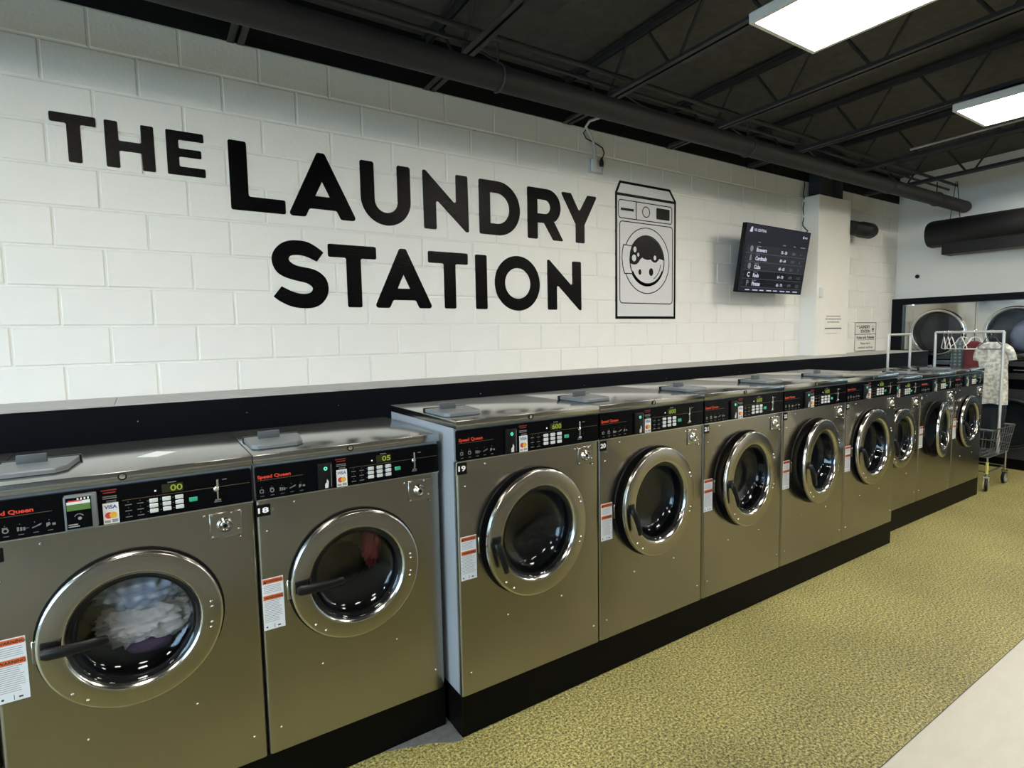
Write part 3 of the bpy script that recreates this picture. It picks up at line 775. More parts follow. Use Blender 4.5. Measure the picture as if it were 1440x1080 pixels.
    # gasket and drum
    K['gasket'] = lathe('gasket', ['rubber'], [(R + 0.007, -0.0005), (R + 0.006, -0.005), (R - 0.01, -0.0065), (hole + 0.004, -0.006), (hole - 0.006, 0.0), (hole - 0.014, 0.05), (hole - 0.010, 0.06)], 56)
    dr = hole + 0.03
    K['drum'] = lathe('drum', ['drum_steel', 'rubber'], [(hole - 0.012, 0.055), (dr, 0.075), (dr, D - 0.12), (dr * 0.5, D - 0.09), (0, D - 0.10)], 48, [1, 0, 0, 0])
    # door: local origin on the hinge line at the right of the ring, centre at (-R, 0)
    r2 = R
    prof = [(ri + 0.004, 0.008), (r2 - 0.006, 0.004), (r2, -0.001), (r2, -0.010), (r2 - 0.002, -0.0155), (r2 - 0.006, -0.0190), (r2 - 0.009, -0.0198), (ri + 0.018, -0.0225), (ri + 0.013, -0.0218), (ri + 0.007, -0.0170), (ri + 0.003, -0.008), (ri + 0.001, 0.000), (ri + 0.004, 0.008)]
    mi = [2, 2, 1, 1, 1, 1, 0, 1, 1, 1, 1, 2]
    bm = bmesh.new(); add_lathe(bm, prof, 72, mi); bmesh.ops.translate(bm, verts=bm.verts, vec=(-R, 0, 0))
    K['door'] = finish(bm, 'door', ['steel_ring', 'chrome', 'rubber'], 0.5)
    bm = bmesh.new()
    bd = 1.0 if big else 0.55
    bowl = [(ri + 0.003, -0.012), (ri - 0.004, -0.010), (ri - 0.010, 0.010 * bd), (ri - 0.016, 0.045 * bd), (ri - 0.026, 0.066 * bd), (ri - 0.05, 0.080 * bd), (ri - 0.10, 0.090 * bd), (0.0, 0.094 * bd)]
    add_lathe(bm, bowl, 56); bmesh.ops.translate(bm, verts=bm.verts, vec=(-R, 0, 0))
    K['door_glass'] = finish(bm, 'door_glass', 'door_glass', 3.2)
    bm = bmesh.new()
    add_lathe(bm, [(ri + 0.006, -0.006), (ri - 0.012, -0.004), (ri - 0.014, 0.004), (ri - 0.003, 0.012)], 56)
    bmesh.ops.translate(bm, verts=bm.verts, vec=(-R, 0, 0))
    K['glass_seal'] = finish(bm, 'glass_seal', 'rubber', 0.6)
    # handle: pivot at origin, lever along +x
    bm = bmesh.new()
    L = 0.165
    secs = [(-0.014, 0.011, 0.012, -0.012), (0.0, 0.016, 0.014, -0.014), (0.03, 0.0155, 0.013, -0.022), (0.08, 0.0145, 0.011, -0.030), (0.13, 0.013, 0.010, -0.034), (L, 0.011, 0.008, -0.034), (L + 0.008, 0.006, 0.004, -0.033)]
    rings = []
    for x, hz, hy, yc in secs:
        rings.append([bm.verts.new((x, yc + hy * math.sin(2 * PI * j / 10), hz * math.cos(2 * PI * j / 10))) for j in range(10)])
    for A, B in zip(rings, rings[1:]):
        for j in range(10): bm.faces.new((A[j], A[(j + 1) % 10], B[(j + 1) % 10], B[j]))
    bm.faces.new(rings[0]); bm.faces.new(rings[-1][::-1])
    K['door_handle'] = finish(bm, 'door_handle', 'black_plastic', 1.0)
    bm = bmesh.new(); add_box(bm, -0.016, 0.028, -0.010, 0.012, -0.016, 0.030, 0.004, 2)
    K['handle_bracket'] = finish(bm, 'handle_bracket', 'black_plastic', 0.6)
    K['rivet'] = lathe('rivet', 'chrome', [(0.0058, 0), (0.0055, -0.002), (0.0035, -0.0045), (0, -0.0055)], 10)
    # latch block on the front panel beside the door
    K['latch'] = box('latch', 'steel_ring', cx - R - 0.010, cx - R + 0.02, -0.006, 0.0, cz - 0.045, cz + 0.03, 0.003, 1)
    # soap dispenser lid
    bm = bmesh.new()
    lid = rounded([(0.0, 0.0), (0.205, 0.0), (0.208, 0.04), (0.188, 0.19), (0.160, 0.222), (0.02, 0.222), (0.0, 0.20)], 0.010, 3)
    t_ = [bm.verts.new((p[0], -p[1], 0.014)) for p in lid]; m_ = [bm.verts.new((p[0] * 0.985 + 0.001, -p[1] * 0.985, 0.018)) for p in lid]; b2 = [bm.verts.new((p[0], -p[1], 0.002)) for p in lid]
    bm.faces.new(m_); bm.faces.new(b2)
    for i in range(len(lid)):
        j = (i + 1) % len(lid)
        bm.faces.new((t_[i], t_[j], m_[j], m_[i])); bm.faces.new((b2[i], b2[j], t_[j], t_[i]))
    K['soap_lid'] = finish(bm, 'soap_lid', 'grey_plastic', 0.6)
    K['lid_tab'] = box('lid_tab', 'grey_plastic_dark', 0.045, 0.125, -0.075, -0.060, 0.014, 0.046, 0.003, 2)
    K['lid_gasket'] = box('lid_gasket', 'rubber', -0.004, 0.212, -0.010, 0.008, 0.0, 0.020, 0.002, 1)
    return K

KIT = {False: washer_kit(False), True: washer_kit(True)}

def terminal_meshes():
    k = {}
    bm = bmesh.new(); add_box(bm, 0.200, 0.282, -0.030, -0.001, 0.976, 1.086, 0.005, 2)
    k['card_reader'] = finish(bm, 'card_reader', 'grey_plastic', 0.6)
    k['reader_face'] = box('reader_face', 'panel_black', 0.206, 0.268, -0.0315, -0.029, 0.984, 1.080)
    bm = bmesh.new()
    add_shape(bm, [rect(0.208, 0.266, 1.041, 1.060)], -0.033, -0.031, 0)
    add_shape(bm, [rect(0.208, 0.266, 1.060, 1.068)], -0.033, -0.031, 1)
    add_shape(bm, [rect(0.212, 0.245, 1.068, 1.072)], -0.033, -0.031, 2)
    add_shape(bm, [rect(0.246, 0.266, 1.062, 1.070)], -0.0335, -0.031, 3)
    for i in range(4): add_shape(bm, [rect(0.234 + i * 0.0085, 0.238 + i * 0.0085, 1.0725, 1.0785)], -0.0335, -0.031, 1)
    add_shape(bm, [arc(0.236, 1.018, 0.012, 20, 160, 8) + arc(0.236, 1.018, 0.0105, 160, 20, 8)], -0.0325, -0.031, 4)
    add_shape(bm, [circ(0.238, 1.015, 0.005, 8)], -0.0325, -0.031, 4)
    add_shape(bm, [rect(0.209, 0.236, 0.990, 0.993)], -0.0325, -0.031, 4); add_shape(bm, [rect(0.209, 0.232, 0.996, 0.999)], -0.0325, -0.031, 4)
    k['reader_screen_print'] = finish(bm, 'reader_screen_print', ['lcd_green', 'lcd_white', 'card_red', 'label_white', 'grey_print'])
    return k
TERM = terminal_meshes()

def make_washer(num, x, big, ajar, label, digits='600', group='front-loading washers along the bulkhead', terminal=False, plate=True):
    K = KIT[big]
    t = thing('front_load_washer', label, 'washer', (x, YL if big else YS, ZB), 0, group)
    obj('body', K['body'], t)
    obj('front_panel', K['front_panel'], t)
    top = obj('top_panel', K['top_panel'], t)
    obj('lid_lock', K['lid_lock'], top, (K['w'] * 0.478, -0.006, K['H'] - 0.016))
    cp = obj('control_panel', K['control_panel'], t)
    for n in ('panel_edge', 'brand_print', 'line_print', 'icon_print', 'legend_print', 'notice_print', 'start_button', 'display', 'coin_slide', 'payment_sticker', 'card_name_print', 'card_logo_print'):
        obj(n, K[n], cp)
    obj('indicator_lamp', K['lamp'], cp)
    for s in K['button_spots']: obj('button', K['button'], cp, s)
    dx, dz, dh = K['digit_spot']
    obj('digit_print', text('digit_print', 'display_lime', digits, dx, dz, dh, -0.0036, 0.01, 0.0175 * len(digits), 'R'), cp)
    if terminal:
        for n in ('card_reader', 'reader_face', 'reader_screen_print'): obj(n, TERM[n], cp)
    else:
        obj('card_reader', K['card_reader'], cp); obj('reader_lamp', K['reader_lamp'], cp, K['lamp_spot']); obj('reader_print', K['reader_print'], cp)
    lp = obj('lock_plate', K['lock_plate'], t)
    obj('lock_cylinder', K['lock_cylinder'], lp, K['lock_c'])
    for s in K['lock_screws']: obj('screw', K['screw'], lp, s)
    for sx_, sz_ in K['screws']: obj('screw', K['screw'], t, (sx_, 0, sz_))
    wl_ = obj('warning_label', K['warning_label'], t)
    for dz_ in K['band_spots']: obj('warning_band', K['warning_band'], wl_, (0, 0, dz_))
    obj('label_print', K['label_print'], wl_)
    if plate:
        npl = obj('number_plate', K['number_plate'], t)
        nx, nz, nh, nw = K['num']
        obj('number_print', text('number_print', 'digit_white', str(num), nx, nz, nh, -0.0018, 0.035, nw, 'C'), npl)
    obj('gasket', K['gasket'], t, (K['cx'], 0, K['cz']))
    obj('drum', K['drum'], t, (K['cx'], 0, K['cz']))
    obj('latch', K['latch'], t)
    a = math.radians(ajar)
    R = K['R']
    d = obj('door', K['door'], t, (K['cx'] + R, -0.012, K['cz']), (0, 0, a))
    obj('glass_seal', K['glass_seal'], d); obj('door_glass', K['door_glass'], d)
    closed = ajar < 1
    hx = -2 * R + (0.030 if not big else 0.036)
    rot = (0, math.radians(-4), 0) if closed else (0, math.radians(76), 0)
    obj('handle_bracket', K['handle_bracket'], d, (hx, -0.016, 0.0 if closed else 0.006))
    obj('door_handle', K['door_handle'], d, (hx, -0.026, 0.0 if closed else 0.006), rot, (0.90, 1.0, 1.25) if closed else (0.74, 1.0, 1.2))
    rr_ = R - 0.035
    sp = (0.027, 0.045) if not big else (0.085, 0.108)
    for s in (-1, 1):
        for q in sp:
            z = s * q - (0.0 if big else 0.012)
            if big: obj('rivet', K['rivet'], d, (-R + math.sqrt(max(0, (R - 0.022) ** 2 - z * z)) * 0.985, -0.0200, z + 0.01))
            else: obj('rivet', K['rivet'], d, (-R + math.sqrt(rr_ ** 2 - z * z), -0.0205, z))
    for ang in (222, 234): obj('rivet', K['rivet'], d, (-R + (R - 0.022) * math.cos(math.radians(ang)), -0.0198, (R - 0.022) * math.sin(math.radians(ang))))
    sl = obj('soap_lid', K['soap_lid'], t, (0.015, 0.315 if not big else 0.335, K['H']))
    obj('lid_tab', K['lid_tab'], sl); obj('lid_gasket', K['lid_gasket'], sl)
    return t

make_washer(16, XS18 - 2 * WS, False, 0, 'stainless washer at the left frame edge, only its top corner showing', '00')
make_washer(17, XS18 - WS, False, 0, 'stainless washer with pale crumpled laundry behind its round door', '00', terminal=True)
make_washer(18, XS18, False, 0, 'stainless washer marked 18 with dark and red laundry inside', '05')
make_washer(19, XL0, True, 3.4, 'larger stainless washer marked 19, door ajar, first after the step')
make_washer(20, XL0 + WL, True, 4, 'larger stainless washer marked 20, door slightly ajar')
make_washer(21, XL0 + 2 * WL, True, 4.4, 'larger stainless washer marked 21, middle of the five large ones')
make_washer(22, XL0 + 3 * WL, True, 6, 'larger stainless washer marked 22, its door standing widest open of the five')
make_washer(23, XL0 + 4 * WL, True, 1.4, 'last of the larger stainless washers before the row steps back')
make_washer(24, XS24, False, 1.2, 'small stainless washer half hidden behind the last large washer')
make_washer(25, XS24 + WS, False, 9, 'small stainless washer with its door swung open, second from the cart')
make_washer(26, XS24 + 2 * WS, False, 1.2, 'small stainless washer at the far end beside the laundry cart')

# laundry inside the first two machines
def crumple(name, m, c, rx, ry, rz, seed, label, cat='laundry', amp=0.28, sub=4, freq=2.2):
    bm = bmesh.new()
    bmesh.ops.create_icosphere(bm, subdivisions=sub, radius=1.0)
    off = Vector((seed * 3.7, seed * 1.3, seed * 2.1))
    for v in bm.verts:
        p = v.co.copy()
        q = p * freq + off
        wv = Vector((noise.noise(q), noise.noise(q + Vector((9, 0, 0))), noise.noise(q + Vector((0, 9, 0)))))
        n1 = noise.noise(q + wv * 1.4)
        fold = 1 - abs(noise.noise(q * 1.4 + wv * 2.0)) * 2.0
        fine = 1 - abs(noise.noise(q * 3.3 + wv * 2.5)) * 2.0
        d = 1 + amp * (0.5 * n1 + 0.45 * fold + 0.18 * fine) - amp * 0.25
        v.co = Vector((p.x * rx * d, p.y * ry * d, p.z * rz * d))
    return tag(obj(name, finish(bm, name, m, 3.2), None, c), label, cat)
K = KIT[False]
c17 = (XS18 - WS + K['cx'], YS, ZB + K['cz'])
c18 = (XS18 + K['cx'], YS, ZB + K['cz'])
crumple('laundry_shirt', 'cloth_plaid_blue', (c17[0] + 0.03, c17[1] + 0.150, c17[2] + 0.085), 0.140, 0.085, 0.085, 1, 'blue and white checked shirt in the first washer, above the linen', freq=2.2, amp=0.36, sub=5)
crumple('laundry_sheet', 'cloth_linen', (c17[0] + 0.04, c17[1] + 0.150, c17[2] - 0.04), 0.150, 0.085, 0.085, 2, 'crumpled grey beige linen filling the first washer', freq=2.6, amp=0.40, sub=5)
crumple('laundry_cloth', 'cloth_purple', (c17[0] + 0.035, c17[1] + 0.085, c17[2] - 0.112), 0.065, 0.03, 0.022, 3, 'dark purple cloth at the bottom of the first washer', sub=3)
crumple('laundry_garment', 'cloth_red', (c18[0] + 0.105, c18[1] + 0.13, c18[2] + 0.06), 0.040, 0.05, 0.10, 4, 'red garment tumbling in washer 18', sub=4, amp=0.5, freq=2.8)
crumple('laundry_pile', 'cloth_dark', (c18[0] - 0.03, c18[1] + 0.28, c18[2] - 0.06), 0.14, 0.08, 0.10, 5, 'dark clothes in a heap inside washer 18')

# slip of paper on the first washer
bm = bmesh.new()
pp = [(0.300, -1.300), (0.360, -1.345), (0.425, -1.275), (0.362, -1.232)]
zt = ZB + 1.139
for dz in (0.0006,):
    q = [bm.verts.new((p[0], p[1], zt + 0.0006 + 0.0012 * (i % 2))) for i, p in enumerate(pp)]
    q2 = [bm.verts.new((p[0], p[1], zt)) for p in pp]
    bm.faces.new(q)
    for i in range(4): bm.faces.new((q[i], q[(i + 1) % 4], q2[(i + 1) % 4], q2[i]))
tag(obj('paper_slip', finish(bm, 'paper_slip', 'paper_white')), 'small slip of white paper lying on top of the first washer', 'paper')

# ------------------------------------------------------------------ ceiling steel
def joist_z(y): return 3.445 - 0.02 * y
ORD = ['black open-web roof joist nearest the camera, above the left wall end', 'black open-web roof joist crossing above the U of the lettering', 'black open-web roof joist meeting the larger light panel', 'black open-web roof joist between the two light panels', 'black open-web roof joist above the farther light panel', 'black open-web roof joist second from the dryer wall', 'black open-web roof joist nearest the dryer wall']
bmw = bmesh.new(); add_tube(bmw, [(0, 0, 0), (0, 0, 1)], 0.011, 6); webm = finish(bmw, 'web', 'steel_black', 0.9)
for k in range(7):
    x = 2.115 + (k - 1) * 1.2192
    t = thing('roof_joist', ORD[k], 'joist', (x, 0, 3.445), 0, 'open-web roof joists')
    y1 = YF
    bm = bmesh.new()
    def lbar(zoff, h, flip):
        for s in (-1, 1):
            for (a0, a1, c0, c1) in ((0.008, 0.045, 0, 0.006), (0.008, 0.014, 0, h)):
                z0, z1 = (c0, c1) if not flip else (-c1, -c0)
                vs = [bm.verts.new((s * xx, yy, zz + zoff - 0.02 * yy)) for xx in (a0, a1) for yy in (-0.003, y1) for zz in (z0, z1)]
                for q in ((0, 1, 3, 2), (4, 6, 7, 5), (0, 4, 5, 1), (2, 3, 7, 6), (0, 2, 6, 4), (1, 5, 7, 3)): bm.faces.new([vs[i] for i in q])
    lbar(0, 0.04, False)
    obj('bottom_chord', finish(bm, 'bottom_chord', 'steel_black'), t)
    bm = bmesh.new(); lbar(0.345, 0.04, True)
    obj('top_chord', finish(bm, 'top_chord', 'steel_black'), t)
    y = -0.45
    while y > YF + 0.3:
        for s in (-1, 1):
            a = Vector((0, y + s * 0.03, 0.012 - 0.02 * y)); b = Vector((0, y + s * 0.245, 0.335 - 0.02 * y))
            d = b - a
            o = obj('web', webm, t, a, scale=(1, 1, d.length)); o.rotation_mode = 'QUATERNION'; o.rotation_quaternion = d.to_track_quat('Z', 'Y')
        y -= 0.665

# large pipe under the joists, hangers
PY, PZ, PR = -0.79, 3.250, 0.072
bm = bmesh.new()
add_tube(bm, [(XW0 + 0.02, PY, PZ), (2.0, PY, PZ), (6.0, PY, PZ), (9.08, PY, PZ), (9.13, PY, PZ), (9.15, PY, PZ)], [PR, PR, PR, PR, PR * 0.8, PR * 0.4], 24)
pipe = tag(obj('ceiling_pipe', finish(bm, 'ceiling_pipe', 'pipe_black', 0.9)), 'thick black pipe running along the wall below the joists', 'pipe')
for x in (-1.3, 2.19, 4.60, 7.06, 8.25):
    bm = bmesh.new()
    ring = [(x, PY + (PR + 0.004) * math.cos(a * PI / 10), PZ + (PR + 0.004) * math.sin(a * PI / 10)) for a in range(20)]
    add_tube(bm, ring, 0.007, 6, True)
    add_tube(bm, [(x, PY, PZ + PR), (x, PY, 3.45)], 0.006, 6)
    obj('hanger', finish(bm, 'hanger', 'steel_black', 0.9), pipe)
def run(name, label, cat, m, pts, r, n=8):
    return tag(obj(name, tube(name, m, pts, r, n)), label, cat)
run('ceiling_conduit', 'upper thin black conduit running along the wall through the joists', 'conduit', 'steel_black', [(XW0 + 0.05, -0.663, 3.553), (9.18, -0.663, 3.553)], 0.017)
run('ceiling_conduit', 'lower thin black conduit beside the thick pipe, through the joists', 'conduit', 'steel_black', [(XW0 + 0.05, -0.577, 3.520), (9.18, -0.577, 3.520)], 0.013)
run('ceiling_conduit', 'lit galvanised conduit running under the joists before the dryer wall', 'conduit', 'galvanised', [(6.545, -1.19, 3.43), (6.52, YF + 0.05, 3.58)], 0.012)
for i, xx in enumerate((1.2, 2.55, 3.78, 5.0, 6.2)):
    lab = ['slack black cable under the joists at the upper left', 'slack black cable under the joists left of the outlet', 'slack black cable drooping right of the outlet', 'slack black cable under the joists above the television', 'slack black cable under the joists above the white column'][i]
    pts = [(xx - 0.45 + 0.9 * j / 12, -0.60 + 0.12 * j / 12, 3.50 - 0.05 * math.sin(PI * j / 12)) for j in range(13)]
    run('ceiling_cable', lab, 'cable', 'cable_black', pts, 0.006, 6)
bm = bmesh.new(); add_box(bm, 2.06, 2.24, -1.62, -1.24, 3.40, 3.44, 0.006, 1)
tag(obj('junction_box', finish(bm, 'junction_box', 'pipe_black')), 'grey metal box fixed under a joist at the top of the picture', 'junction box')
MATS['lens_frame']

# ceiling light panels
def light_panel(x0, y0, label):
    zb = 3.362
    t = thing('light_panel', label, 'ceiling light', (x0, y0, zb), 0, 'flat ceiling light panels')
    bm = bmesh.new()
    add_shape(bm, [rect(0, 0.62, 0, 1.22), rect(0.022, 0.598, 0.022, 1.198)], 0, 0.05)
    bmesh.ops.transform(bm, matrix=Matrix(((1, 0, 0, 0), (0, 0, -1, 0), (0, 1, 0, 0), (0, 0, 0, 1))), verts=bm.verts)
    obj('frame', finish(bm, 'frame', 'white_plastic'), t)
    obj('diffuser', box('diffuser', 'panel_light', 0.0225, 0.5975, -1.1975, -0.0225, 0.004, 0.010), t)
    obj('back_pan', box('back_pan', 'lens_frame', 0.005, 0.615, -1.215, -0.005, 0.050, 0.056), t)
    return t
light_panel(3.135, -1.79, 'lit flat ceiling panel at the top, the larger and nearer one')
light_panel(5.560, -1.86, 'lit flat ceiling panel at the right edge, the farther one')
for x0, y0, lab in ((-0.33, -1.95, 'lit ceiling panel above the first washers, out of the picture'), (-2.75, -1.95, 'lit ceiling panel left of the camera near the storefront'), (7.98, -1.79, 'lit ceiling panel before the dryers, out of the picture'),
                    (7.98, -5.6, 'added ceiling panel behind the camera, brightening the dryer wall'), (-0.5, -5.6, 'lit ceiling panel behind the camera on the left'), (1.9, -5.6, 'lit ceiling panel behind the camera in the middle'), (4.3, -5.6, 'lit ceiling panel behind the camera on the right'), (6.7, -5.6, 'lit ceiling panel behind the camera toward the dryers')):  # the panel nearest the dryers is an added light for the far wall
    light_panel(x0, y0, lab)

# ------------------------------------------------------------------ wall fittings
t = thing('wall_outlet', 'white electrical outlet box high on the wall under the pipe', 'outlet', (3.64, 0, 3.15))
obj('cover', box('cover', 'outlet_grey', -0.075, 0.075, -0.020, 0.003, -0.055, 0.055, 0.004, 2), t)
obj('box', box('box', 'white_plastic', -0.062, 0.002, -0.045, -0.02, -0.045, 0.050, 0.006, 2), t)
obj('socket', box('socket', 'white_plastic', 0.012, 0.055, -0.030, -0.02, -0.045, 0.040, 0.004, 2), t)
obj('plug', lathe('plug', 'cable_black', [(0.0, 0), (0.018, 0.002), (0.020, 0.03), (0.013, 0.055), (0.005, 0.075), (0.0, 0.076)], 12), t, (0.040, -0.040, 0.000), (PI / 2, 0, 0))
def rel(pts): return [(p[0] - 3.64, p[1], p[2] - 3.15) for p in pts]
obj('supply_cable', tube('supply_cable', 'cable_white', rel([(3.55, -0.30, 3.47), (3.48, -0.12, 3.46), (3.50, -0.05, 3.44), (3.565, -0.03, 3.40), (3.60, -0.03, 3.34), (3.617, -0.03, 3.27), (3.615, -0.03, 3.20)]), 0.011, 8), t)
obj('plug_cord', tube('plug_cord', 'cable_black', rel([(3.52, -0.03, 3.43), (3.50, -0.02, 3.40), (3.53, -0.02, 3.36), (3.62, -0.03, 3.335), (3.70, -0.03, 3.31), (3.715, -0.035, 3.27), (3.69, -0.04, 3.22)]), 0.005, 6), t)

# television
TVW, TVX, TVY, TVZ, TVT, TVA = 1.18, 5.863, -0.272, 2.460, 0.148, 0.022
TVH = TVW * 9 / 16
tv = thing('television', 'wall-mounted television tilted down, showing a dark sports standings table', 'television', (TVX, TVY, TVZ))
tv.rotation_euler = (TVT, 0, TVA)
obj('casing', box('casing', 'tv_black', -TVW / 2, TVW / 2, 0.0, 0.045, -TVH / 2, TVH / 2, 0.004, 1), tv)
scr = obj('screen', box('screen', 'screen_dark', -TVW / 2 + 0.008, TVW / 2 - 0.008, -0.002, 0.001, -TVH / 2 + 0.012, TVH / 2 - 0.008), tv)
hw, hh = TVW / 2, TVH / 2
def tvz(f): return hh - f * TVH
def tvx(f): return -hw + f * TVW
bm = bmesh.new()
for i in range(5): add_shape(bm, [rect(tvx(0.06), tvx(0.98), tvz(0.295 + 0.125 * (i + 1)) + 0.004, tvz(0.295 + 0.125 * i))], -0.0026, -0.001, 0 if i < 3 else 1)
obj('row_print', finish(bm, 'row_print', ['screen_row', 'screen_black']), scr)
bm = bmesh.new()
for i in range(1, 6): add_shape(bm, [rect(tvx(0.04), tvx(0.96), tvz(0.295 + 0.125 * i), tvz(0.295 + 0.125 * i) + 0.003)], -0.003, -0.001)
obj('rule_print', finish(bm, 'rule_print', 'screen_line'), scr)
teams = [('Brewers', '75 - 58'), ('Cardinals', '69 - 64'), ('Cubs', '68 - 65'), ('Reds', '64 - 70'), ('Pirates', '62 - 70')]
bm = bmesh.new()
add_text(bm, 'NL CENTRAL', tvx(0.12), tvz(0.105), 0.026, -0.0034, 0.02)
add_shape(bm, [[(tvx(0.055), tvz(0.12)), (tvx(0.095), tvz(0.12)), (tvx(0.095), tvz(0.05)), (tvx(0.075), tvz(0.05))]], -0.0034, -0.002)
add_shape(bm, [circ(tvx(0.885), tvz(0.095), 0.014, 12), circ(tvx(0.885), tvz(0.095), 0.008, 12)], -0.0034, -0.002)
add_text(bm, 'MLB', tvx(0.91), tvz(0.11), 0.018, -0.0034, 0.02)
for i, (n, r) in enumerate(teams):
    z = tvz(0.295 + 0.125 * i + 0.100)
    add_text(bm, n, tvx(0.19), z, 0.040 if n != 'Pirates' else 0.040, -0.0034, 0.035)
    add_text(bm, r, tvx(0.56), z + 0.004, 0.031, -0.0034, 0.035)
add_text(bm, 'C', tvx(0.105), tvz(0.295 + 0.375 + 0.10), 0.050, -0.0034, 0.04)
for j in range(8): add_shape(bm, [rect(tvx(0.11 + j * 0.105), tvx(0.11 + j * 0.105 + 0.06 + 0.015 * (j % 2)), tvz(0.967), tvz(0.952))], -0.0034, -0.002)
obj('standings_print', finish(bm, 'standings_print', 'screen_text'), scr)
bm = bmesh.new()
add_text(bm, 'P', tvx(0.11), tvz(0.295 + 0.5 + 0.105), 0.055, -0.0034, 0.02)
for i in range(3):
    z = tvz(0.295 + 0.125 * i + 0.062)
    add_shape(bm, [circ(tvx(0.12), z, 0.026, 12, 0.030)] if i != 1 else [[(tvx(0.105), z - 0.03), (tvx(0.135), z - 0.03), (tvx(0.13), z + 0.02), (tvx(0.12), z + 0.034), (tvx(0.11), z + 0.01)]], -0.0034, -0.002)
for i in range(5):
    z = tvz(0.295 + 0.125 * i + 0.098)
    add_text(bm, str(i + 1), tvx(0.045), z + 0.01, 0.016, -0.0034)
    add_text(bm, ['.564', '.519', '.511', '.478', '.470'][i], tvx(0.735), z + 0.004, 0.028, -0.0034)
    add_text(bm, ['-', '6', '7', '11.5', '12.5'][i], tvx(0.875), z + (0.012 if i == 0 else 0.004), 0.028 if i else 0.006, -0.0034)
    add_shape(bm, [rect(tvx(0.19), tvx(0.19) + 0.07, z + 0.047, z + 0.054)], -0.0034, -0.002)
for xx, ww in ((0.20, 0.04), (0.575, 0.05), (0.745, 0.04), (0.86, 0.09)): add_shape(bm, [rect(tvx(xx), tvx(xx) + ww, tvz(0.262), tvz(0.248))], -0.0034, -0.002)
obj('column_print', finish(bm, 'column_print', 'screen_dimtext'), scr)
bm = bmesh.new(); add_box(bm, -0.15, 0.15, 0.045, 0.06, -0.12, 0.12); add_box(bm, -0.03, 0.03, 0.06, 0.24, -0.05, 0.02)
obj('mount', finish(bm, 'mount', 'steel_black'), tv)
pts = [(6.795 + 0.012 * math.sin(i * 1.3), -0.022, 3.44 - 0.57 * i / 16) for i in range(15)] + [(6.72, -0.12, 2.86), (6.45, -0.20, 2.78), (6.30, -0.215, 2.70)]
run('television_cable', 'thin black cable hanging from the ceiling to the television', 'cable', 'cable_black', pts, 0.006, 6)

# notices, switch, sign
t = thing('paper_notice', 'cream paper notice with small print on the white column', 'notice', (6.985, -0.2, 1.690))
obj('sheet', box('sheet', 'notice_paper', 0, 0.37, -0.0025, 0.0, 0, 0.235), t)
bm = bmesh.new()
for z, x0, x1, h in ((0.205, 0.03, 0.34, 0.012), (0.172, 0.01, 0.36, 0.014), (0.137, 0.05, 0.31, 0.014)):
    x = x0
    while x < x1:
        wd = random.uniform(0.018, 0.045); add_shape(bm, [rect(x, min(x + wd, x1), z, z + h)], -0.0032, -0.002, 1); x += wd + 0.008
add_shape(bm, [rect(0.0, 0.37, 0.062, 0.078)], -0.0032, -0.002, 0); add_shape(bm, [rect(0.02, 0.27, 0.008, 0.013)], -0.0032, -0.002, 1)
obj('notice_print', finish(bm, 'notice_print', ['cabinet_grey', 'grey_print']), t)
t = thing('wall_switch', 'small white switch on the face of the white column', 'switch', (6.885, -0.2, 2.173))
obj('plate', box('plate', 'white_plastic', -0.035, 0.035, -0.012, 0, -0.055, 0.055, 0.003, 1), t)
obj('rocker', box('rocker', 'white_plastic', -0.014, 0.014, -0.018, -0.012, -0.03, 0.03, 0.003, 1), t)
t = thing('rules_sign', 'white rules sign with black border on the wall right of the column', 'sign', (8.075, 0, 1.452))
SW, SH = 0.58, 0.385
obj('board', box('board', 'notice_paper', 0, SW, -0.010, 0, 0, SH), t)
bm = bmesh.new()
add_shape(bm, [rect(0.006, SW - 0.006, 0.004, SH - 0.004), rect(0.018, SW - 0.018, 0.012, SH - 0.012)], -0.0108, -0.009)
add_shape(bm, [rect(0.012, SW - 0.012, 0.222, 0.230)], -0.0108, -0.009)
add_shape(bm, [rect(0.07, 0.52, 0.150, 0.155)], -0.0108, -0.009)
add_text(bm, 'THE', 0.04, 0.318, 0.022, -0.0112, 0.04)
add_text(bm, 'LAUNDRY', 0.115, 0.300, 0.044, -0.0112, 0.045, 0.29)
add_text(bm, 'STATION', 0.155, 0.245, 0.042, -0.0112, 0.045, 0.25)
add_shape(bm, [rect(0.455, 0.515, 0.255, 0.335), rect(0.460, 0.510, 0.260, 0.330)], -0.0108, -0.009)
add_shape(bm, [circ(0.485, 0.290, 0.019, 14)], -0.0108, -0.009)
add_text(bm, 'Rules and Policies', SW / 2, 0.166, 0.038, -0.0112, 0.03, 0.47, 'C')
add_text(bm, "Please don't", SW / 2, 0.092, 0.030, -0.0112, 0.02, 0.26, 'C')
add_text(bm, 'overload machines', SW / 2, 0.038, 0.030, -0.0112, 0.02, 0.40, 'C')
obj('sign_print', finish(bm, 'sign_print', 'black_print'), t)
t = thing('exhaust_duct', 'stubby black round duct on the wall right of the white column', 'duct', (7.49, -0.2, 2.955))
bm = bmesh.new(); add_tube(bm, [(0, 0, 0), (0.24, 0, 0), (0.26, 0, 0), (0.48, 0, 0), (0.54, 0, 0), (0.56, 0, 0)], [0.084, 0.084, 0.095, 0.095, 0.075, 0.04], 24)
obj('duct_tube', finish(bm, 'duct_tube', 'duct_black', 0.7), t)
obj('duct_bracket', box('duct_bracket', 'steel_black', 0.1, 0.14, 0.05, 0.2, -0.02, 0.02), t)

